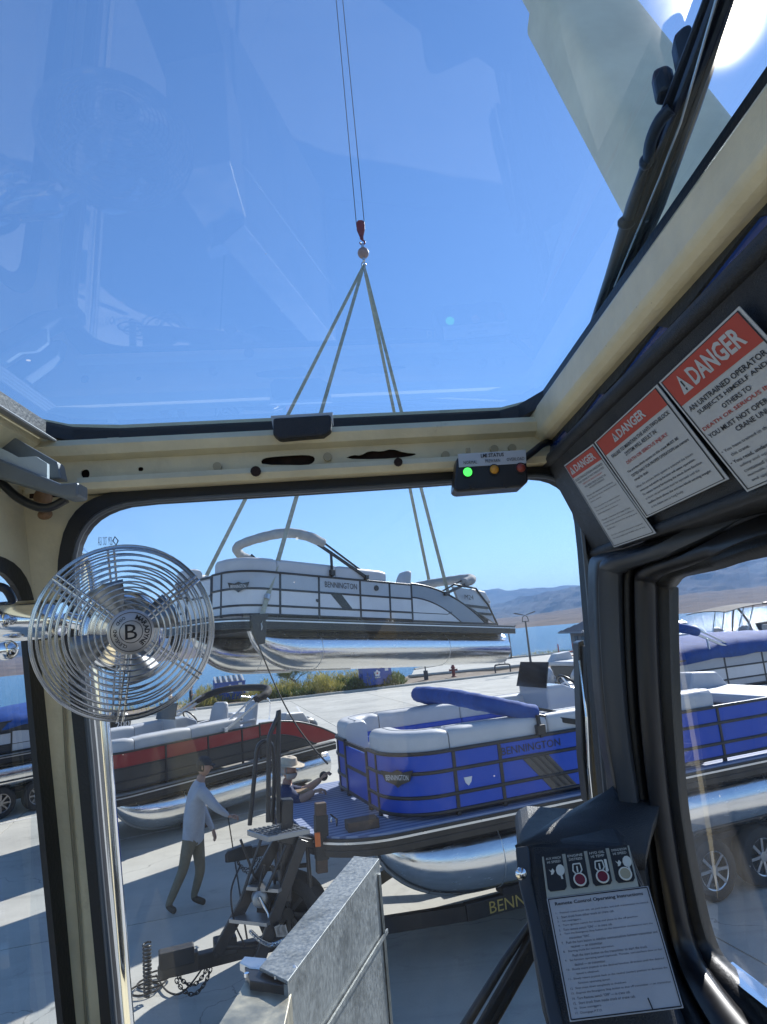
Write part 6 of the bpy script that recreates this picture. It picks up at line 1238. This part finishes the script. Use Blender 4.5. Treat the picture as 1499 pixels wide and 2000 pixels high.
for i in range(4):
    u0 = .02+.25*i; u1 = u0+.21; k = MB().prism([P(u, v, .0006) for u, v in [(u0, -.01), (u1, -.01), (u1, .80), (u1-.025, .87), (u0+.025, .87), (u0, .80)]], fn*.0008); tl_ = k.build('symbol_tile', INK, ipn, world=True)
    k = MB(); put_text(k, tx[i][0], sub(P, .002), u0+.02, .06, u1-.02, .12); put_text(k, tx[i][1], sub(P, .002), u0+.03, .15, u1-.03, .21)
    cu = (u0+u1)/2
    if i in (0, 3):
        k.add([P(cu+.05*x, .42+.12*y, .002) for x, y in ((-1.4, -.6), (-.9, -.2), (-.5, -.7), (-.1, -.1), (-.5, .5), (-1.0, .6), (-.9, .1))], [tuple(range(7))]); k.add([P(cu+.06+.05*math.cos(a), .40+.14*math.sin(a), .002) for a in [math.tau*j/10 for j in range(10)]], [tuple(range(10))]); k.add([P(cu+.05, .5, .002), P(cu+.07, .5, .002), P(cu+.08, .62, .002), P(cu+.06, .62, .002)], [(0, 1, 2, 3)])
    else:
        pts_ = [(-.04, .30), (.04, .30), (.05, .46), (.02, .55), (-.02, .55), (-.05, .46)]
        for a_, b_ in zip(pts_, pts_[1:]+pts_[:1]): k.bar(P(cu+a_[0], a_[1], .002), P(cu+b_[0], b_[1], .002), .0012, .0006, upv=fn)
        k.bar(P(cu, .36, .002), P(cu, .5, .002), .0015, .0006, upv=fn)
        if i == 2: k.bar(P(cu+.075, .28, .002), P(cu+.075, .52, .002), .0025, .0006, upv=fn); k.add([P(cu+.075+.018*math.cos(a), .54+.045*math.sin(a), .002) for a in [math.tau*j/10 for j in range(10)]], [tuple(range(10))])
    k.build('symbol', SYM, tl_, world=True)
    if i:
        c = P(cu+.01, .69, .0015); e1_ = (P(1, .5)-P(0, .5)).normalized(); e2_ = fn.cross(e1_)
        lm2 = MB().prism([c+(e1_*math.cos(a)+e2_*math.sin(a))*.0052 for a in [math.tau*j/16 for j in range(16)]], fn*.002).build('lamp', LMC if i == 3 else LMP, ipn, world=True); MB().tube([c+fn*.0015+(e1_*math.cos(a)+e2_*math.sin(a))*.0058 for a in [math.tau*j/18 for j in range(18)]], .0009, 6, True).build('lamp_ring', SYM, lm2, world=True)
# placard
pc = thing('instruction_placard', 'white placard of remote control operating instructions on the console', 'placard', onf(1220, 1995, .013))
P = quad_map(onf(1069, 1765, .0135), onf(1265, 1741, .0135), onf(1333, 1977, .0135), onf(1114, 2004, .0135))
MB().prism([P(0, 0), P(1, 0), P(1, 1), P(0, 1)], -fn*.001).build('sheet', PAPERG, pc, world=True)
k = MB()
for a, b in (((.015, .012), (.985, .012)), ((.985, .012), (.985, .988)), ((.985, .988), (.015, .988)), ((.015, .988), (.015, .012))): k.bar(P(*a, .0004), P(*b, .0004), .0009, .0004, upv=fn)
k.build('border', INK, pc, world=True)
put_text(MB(), 'Remote Control Operating Instructions', sub(P, .0006), .07, .045, .93, .085, bold=.015).build('title', INK, pc, world=True)
body = ['1.   Position crane at job site, set park brake, and shift transmission to neutral.', '2.   Start truck from either truck or crane cab.', '3.   Set outriggers.', '4.   Turn ignition switch for truck and place to the off position.', '5.   Turn remote switch "ON" — in crane cab.', '6.   Turn the Emergency Stop button on the transmitter clockwise to turn the', '      transmitter "ON".', '7.   Push the horn button to initialize communications between transmitter and', '      receiver — on transmitter.', '8.   Starting truck for remote operation:', '      Push the start button on the transmitter to start the truck.', '9.   Set function operating speed (optional). Throttle, tortoise/hare slow or fast', '      desired — on transmitter.', '10.  Slowly move joystick in the desired function direction until the desired', '      speed is obtained.', '11.  Slowly return joystick back to the neutral (center) position to decrease the', '      function operating speed.', '12.  Slow crane down completely to shutdown.', '13.  Depress the Emergency Stop button to shut off transmitter — on transmitter.', '14.  Turn Remote switch "OFF" — in crane cab.', '15.  Start truck from inside truck or crane cab.', '16.  Stow outriggers.', '17.  Disengage P.T.O.']
k = MB()
for i, s_ in enumerate(body):
    n_ = len(s_.strip()); ind = .14 if s_.startswith('      ') else .06; v = .135+.0365*i; put_text(k, s_.strip(), sub(P, .0006), ind, v, min(.96, ind+.0116*n_), v+.021)
k.build('text', mat('soft_ink', (.07, .07, .08), .6), pc, world=True)
k = MB(); k.tube([P(.72, .90, .0006), P(.725, .93, .0006), P(.735, .985, .0006)], .0006, 4); k.build('crease', INK, pc, world=True)
# --- fan
FC = onY(246, 1233, .70); fx = (O3-FC).normalized(); fx = (fx+Vector((.10, 0, -.02))).normalized(); fu = fx.cross(Vector((0, 0, 1))).normalized()*-1; fv = fx.cross(fu)*1
if fv.z < 0: fv = -fv
fan = thing('cab_fan', 'chrome wire cage fan with round badge mounted by the cab pillar', 'fan', FC-Vector((0, 0, .1)))
def fp(r, a, d): return FC+(fu*math.cos(a)+fv*math.sin(a))*r+fx*d
Rf = .0875; NA = 56
for j, (r, d) in enumerate([(Rf, .0), (Rf*1.005, .006), (Rf*.995, -.008), (Rf*.985, .016)]): MB().tube([fp(r, math.tau*i/NA, d) for i in range(NA)], .0013, 6, True).build('cage_ring', STEELW, fan, world=True, smooth=60)
for j in range(11):
    t = (j+1)/12; r = Rf*(1-t)+.021*t; d = .016+.030*math.sin(t*math.pi/2); MB().tube([fp(r, math.tau*i/NA, d) for i in range(NA)], .0009, 6, True).build('cage_ring', STEELW, fan, world=True, smooth=60)
for j in range(9):
    t = (j+1)/10; r = Rf*(1-t)+.028*t; d = -.010-.038*math.sin(t*math.pi/2); MB().tube([fp(r, math.tau*i/NA, d) for i in range(NA)], .0009, 6, True).build('cage_ring', STEELW, fan, world=True, smooth=60)
for a0 in (.62, 2.42, 4.62, 5.65):
    for da in (-.03, .03):
        MB().tube([fp(Rf*(1-t)+.019*t, a0+da/(1-t*.72), .016+.029*math.sin(t*math.pi/2)) for t in [i/8 for i in range(9)]], .0012, 6).build('cage_spoke', STEELW, fan, world=True, smooth=60)
for a0 in (1.72, .62, 2.5, 4.6):
    for da in (-.035, .035): MB().tube([fp(Rf*(1-t)+.028*t, a0+da/(1-t*.6), -.008-.040*math.sin(t*math.pi/2)) for t in [i/8 for i in range(9)]], .0012, 6).build('cage_spoke', STEELW, fan, world=True, smooth=60)
BLD = mat('fan_blade_metal', (.34, .35, .36), .35, .9, rvar=.1, vs=20)
for i in range(4):
    a0 = math.tau*i/4+.4; rr = []
    for t in [j/7 for j in range(8)]:
        r = .014+.040*t; w_ = .16+.22*math.sin(min(1, t*1.25)*math.pi*.62); rr.append([fp(r, a0-w_, -.012+.012*(1-t*.3)), fp(r, a0, -.004), fp(r, a0+w_*.95, -.016-.004*t)])
    MB().rings(rr, closed=False).build('blade', BLD, fan, world=True, smooth=70, solid=.0012)
MB().lathe([(.018, -.02), (.018, .0), (.012, .01), (0, .012)], FC, fx, 20).build('blade_hub', CHROME, fan, world=True, smooth=50)
MB().lathe([(.012, -.09), (.038, -.085), (.043, -.07), (.043, -.03), (.036, -.02), (.012, -.018)], FC, fx, 28).build('motor_housing', CHROME, fan, world=True, smooth=40)
MB().lathe([(.0, .046), (.0195, .046), (.0215, .048), (.0215, .050), (.0195, .0515), (0, .0515)], FC, fx, 32).build('badge_disc', mat('badge_silver', (.52, .50, .49), .3, .5), fan, world=True, smooth=40)
BR = lambda x, y, d: FC+fu*x+fv*y+fx*(.0518+d)
k = MB()
for r_ in (.0186, .0105): k.tube([BR(r_*math.cos(a), r_*math.sin(a), .0001) for a in [math.tau*i/40 for i in range(40)]], .0003, 4, True)
def ring_text(s_, a_mid, r_, h_, step, inward=False, bold=0):
    for i, ch in enumerate(s_):
        a = a_mid-(i-(len(s_)-1)/2)*step
        if ch == ' ': continue
        V, Fc = text_geo(ch, off=bold); tx_ = Vector((math.sin(a), -math.cos(a))); up_ = Vector((math.cos(a), math.sin(a))); w_ = h_*min(.95, ASP[(ch, 'LEFT', 1.0, bold)]); hc_ = h_*(.25 if ch == ',' else 1); lo_ = -h_*.45 if ch == ',' else 0
        k.add([BR(*(up_*(r_+lo_+(y-.5)*hc_)+tx_*((x-.5)*w_*(.3 if ch == ',' else 1))), .0004) for x, y in V], Fc)
ring_text('MARADYNE', .12, .0146, .0046, .285, bold=.03); ring_text('CLEVELAND, OHIO', math.pi+.05, .0146, .0032, .165, bold=.01)
V, Fc = text_geo('B'); k.add([BR((x-.5)*.011, (y-.5)*.0145, .0004) for x, y in V], Fc)
k.build('badge_lettering', INK, fan, world=True)
mo0 = onY(-60, 1216, .765); mo1 = onY(128, 1210, .765)
MB().lathe([(.0, 0), (.021, .002), (.0225, .01), (.0225, (mo1-mo0).length-.012), (.019, (mo1-mo0).length-.003), (0, (mo1-mo0).length)], mo0, mo1-mo0, 28).build('mount_cylinder', CHROME, fan, world=True, smooth=40)
MB().tube([mo1, onY(190, 1225, .76), FC-fx*.07], .009, 8).build('mount_arm', CHROME, fan, world=True, smooth=50)
MB().ball(onY(8, 1212, .735), (.008, .006, .008), 12, 8).build('thumb_screw', CHROME, fan, world=True, smooth=60); MB().cyl(onY(-20, 1190, .735), onY(10, 1210, .735), .004, n=8).build('screw_rod', CHROME, fan, world=True)
MB().tube(catmull([onY(-30, 1145, .76), onY(10, 1150, .76), onY(30, 1185, .77)], 6), .005, 8).build('power_cord', DARKM, fan, world=True, smooth=60)
MB().ball(onY(12, 1270, .75), (.014, .008, .011), 12, 8).build('bracket_knob', CHROME, fan, world=True, smooth=60)
# --- outside the glass: grab rail, wipers, galvanised beam
gr_ = MB().tube(catmull([onY(258, 2120, 1.06), onY(246, 2000, 1.06), onY(222, 1700, 1.06), onY(198, 1400, 1.06), onY(184, 1220, 1.06), onY(172, 1120, 1.06), onY(158, 1085, 1.05), onY(138, 1078, 1.01)], 6), .0115, 14).build('grab_rail', CHROME, None, smooth=60); tag(base_of(gr_), 'polished steel grab rail outside the windshield behind the fan', 'rail')
wv = thing('wiper_guard', 'upright black wiper housing outside the windshield by the door pillar', 'wiper', onY(1160, 1560, 1.02))
MB().prism([onY(x, y, 1.02) for x, y in ((1130, 1255), (1141, 1250), (1144, 1266), (1154, 1566), (1148, 1572), (1138, 1480))], (0, .03, 0)).build('arm', DARKM, wv, world=True, bevel=.002); MB().prism([onY(x, y, 1.0) for x, y in ((1144, 1262), (1153, 1261), (1172, 1560), (1158, 1566))], (0, .02, 0)).build('blade', RUBBER, wv, world=True, bevel=.002)
MB().tube([onY(1133, 1290, 1.01), onY(1146, 1400, 1.0), onY(1150, 1500, 1.0), onY(1156, 1560, 1.0)], .0018, 6).build('spring_wire', CHROME, wv, world=True)
w2 = thing('windshield_wiper', 'black windshield wiper sloping outside the lower glass beside the console', 'wiper', onY(960, 2080, .98))
MB().tube([onY(1062, 1768, .99), onY(985, 1880, .985), onY(905, 2010, .98), onY(880, 2050, .98)], [.004, .006, .007, .007], 8).build('arm', DARKM, w2, world=True, smooth=60); MB().bar(onY(1066, 1800, .985), onY(935, 2030, .975), .014, .02).build('blade', RUBBER, w2, world=True, bevel=.002); MB().bar(onY(1066, 1812, .98), onY(940, 2034, .97), .004, .006).build('blade_spine', CHROME, w2, world=True)
rw = thing('roof_wiper', 'dark roof wiper with motor and hoses lying above the roof glass', 'wiper', onZ(1180, 640, E+.36))
zr = lambda x, y, z=.345: onZ(x, y, E+z)
WP_ = mat('weathered_black', (.022, .022, .028), .45, var=.3, vs=25)
MB().rings([[zr(x-w_, y), zr(x+w_, y), zr(x+w_*.8, y, .372), zr(x-w_*.8, y, .372)] for x, y, w_ in ((1160, 670, 10), (1205, 560, 26), (1262, 400, 40), (1330, 215, 40), (1400, 20, 36), (1440, -90, 36))]).build('beam', WP_, rw, world=True, bevel=.003)
for off, m in ((-8, WP_), (14, DARKM), (26, WP_)): MB().tube([zr(x+off, y, .340) for x, y in ((1180, 615), (1225, 490), (1285, 330), (1350, 150), (1412, -20))], .0028, 6).build('hose', m, rw, world=True, smooth=60)
MB().tube([zr(1200, 560, .336), zr(1290, 345, .336), zr(1330, 240, .336), zr(1402, -10, .336)], .0009, 5).build('wire', ALUR, rw, world=True)
MB().tube([zr(1152, 655, .34), zr(1190, 540, .34), zr(1224, 435, .34), zr(1262, 320, .34)], [.0045, .0045, .0055, .004], 8).build('wiper_arm', DARKM, rw, world=True, smooth=60); MB().ball(zr(1224, 434, .338), (.008, .007, .006), 10, 8).build('pivot', DARKM, rw, world=True, smooth=60); MB().ball(zr(1262, 316, .338), (.005, .006, .006), 10, 8).build('pivot', DARKM, rw, world=True, smooth=60)
MB().tube(catmull([zr(1268, 312, .338), zr(1272, 275, .336), zr(1290, 235, .336), zr(1312, 212, .338)], 6), .0045, 8).build('hose', WP_, rw, world=True, smooth=60)
for pts in ([(1280, 208), (1284, 182), (1312, 170), (1324, 176), (1318, 200), (1300, 210)], [(1320, 150), (1326, 116), (1346, 98), (1362, 94), (1360, 130), (1338, 162)]): MB().prism([zr(x, y, .352) for x, y in pts], (0, 0, .02)).build('motor_block', WP_, rw, world=True, bevel=.003)
# galvanised outrigger beam
gb = thing('galvanised_beam', 'galvanised steel box beam of the crane in front of the windshield', 'steel beam', (-.35, 2.6, EYE-2.1))
zt = EYE-1.15; A0 = onZ(692, 1672, zt); A1 = onZ(741, 1677, zt); B0 = onZ(522, 1872, zt); B1 = onZ(577, 1897, zt); dA = (B0-A0); 
C0 = B0+dA*.06; C1 = B1+(B1-A1)*.06
MB().prism([A0, A1, C1, C0], (0, 0, -.012)).build('top_flange', GALV, gb, world=True, bevel=.002)
dn = Vector((0, 0, -1.0)); MB().prism([A1-Vector((0, 0, .013)), A1+dn, C1+dn, C1-Vector((0, 0, .013))], (A0-A1)*.12).build('web', GALV, gb, world=True)
MB().prism([A0-Vector((0, 0, .013)), A0+dn, A1+dn, A1-Vector((0, 0, .013))], (B0-A0)*.012).build('end_plate', GALV, gb, world=True, bevel=.002)
MB().bar(A1+(B1-A1)*.04+Vector((.008, 0, -.06)), A1+(B1-A1)*.04+Vector((.008, 0, -1)), .03, .012).build('stiffener', GALV, gb, world=True)
MB().bar(A1+Vector((.012, 0, -.35)), C1+Vector((.012, 0, -.30)), .008, .02).build('weld_bead', GALV, gb, world=True)
D0 = onZ(485, 1908, zt-.05); D1 = onZ(575, 1915, zt-.05); D2 = onZ(545, 2060, zt-.05); D3 = onZ(390, 2060, zt-.05)
MB().prism([D0, D1, D2, D3], (0, 0, -.5)).build('inner_box', mat('yellowed_galvanise', (.45, .42, .33), .45, .7, var=.25, vs=12, rvar=.15), gb, world=True, bevel=.004)
bk = [onZ(x, y, zt-.015) for x, y in ((468, 1880), (478, 1868), (572, 1876), (576, 1890), (560, 1898), (488, 1890))]
MB().prism(bk, (0, 0, -.03)).build('collar', ALUR, gb, world=True, bevel=.003); MB().prism([onZ(x, y, zt-.02) for x, y in ((478, 1888), (560, 1896), (560, 1926), (488, 1916))], (0, 0, -.06)).build('collar_bracket', DARKM, gb, world=True, bevel=.003)
for x, y in ((482, 1908), (540, 1912)): c = onZ(x, y, zt-.015); MB().cyl(c, c+Vector((0, 0, .012)), .009, n=8).build('bolt', CHROME, gb, world=True)
MB().bar(onZ(574, 1885, zt), onZ(578, 1885, zt)+Vector((0, -.02, -.5)), .012, .05).build('collar_flange', ALUR, gb, world=True, bevel=.002)
ped = thing('crane_pedestal', 'dark steel crane deck carrying the cab', 'crane deck', (0, .3, 0)); MB().box((-.05, .3, EYE-1.45), (1.1, 1.6, .34)).build('deck_plate', DARKM, ped, world=True); MB().box((.6, -1.2, (EYE-1.6)/2), (1.2, 1.2, EYE-1.6)).build('turret', DARKM, ped, world=True)
MB().bar((-.62, 4.0, EYE-2.35), (-.55, .4, EYE-2.0), .3, .4).build('frame_arm', DARKM, ped, world=True)
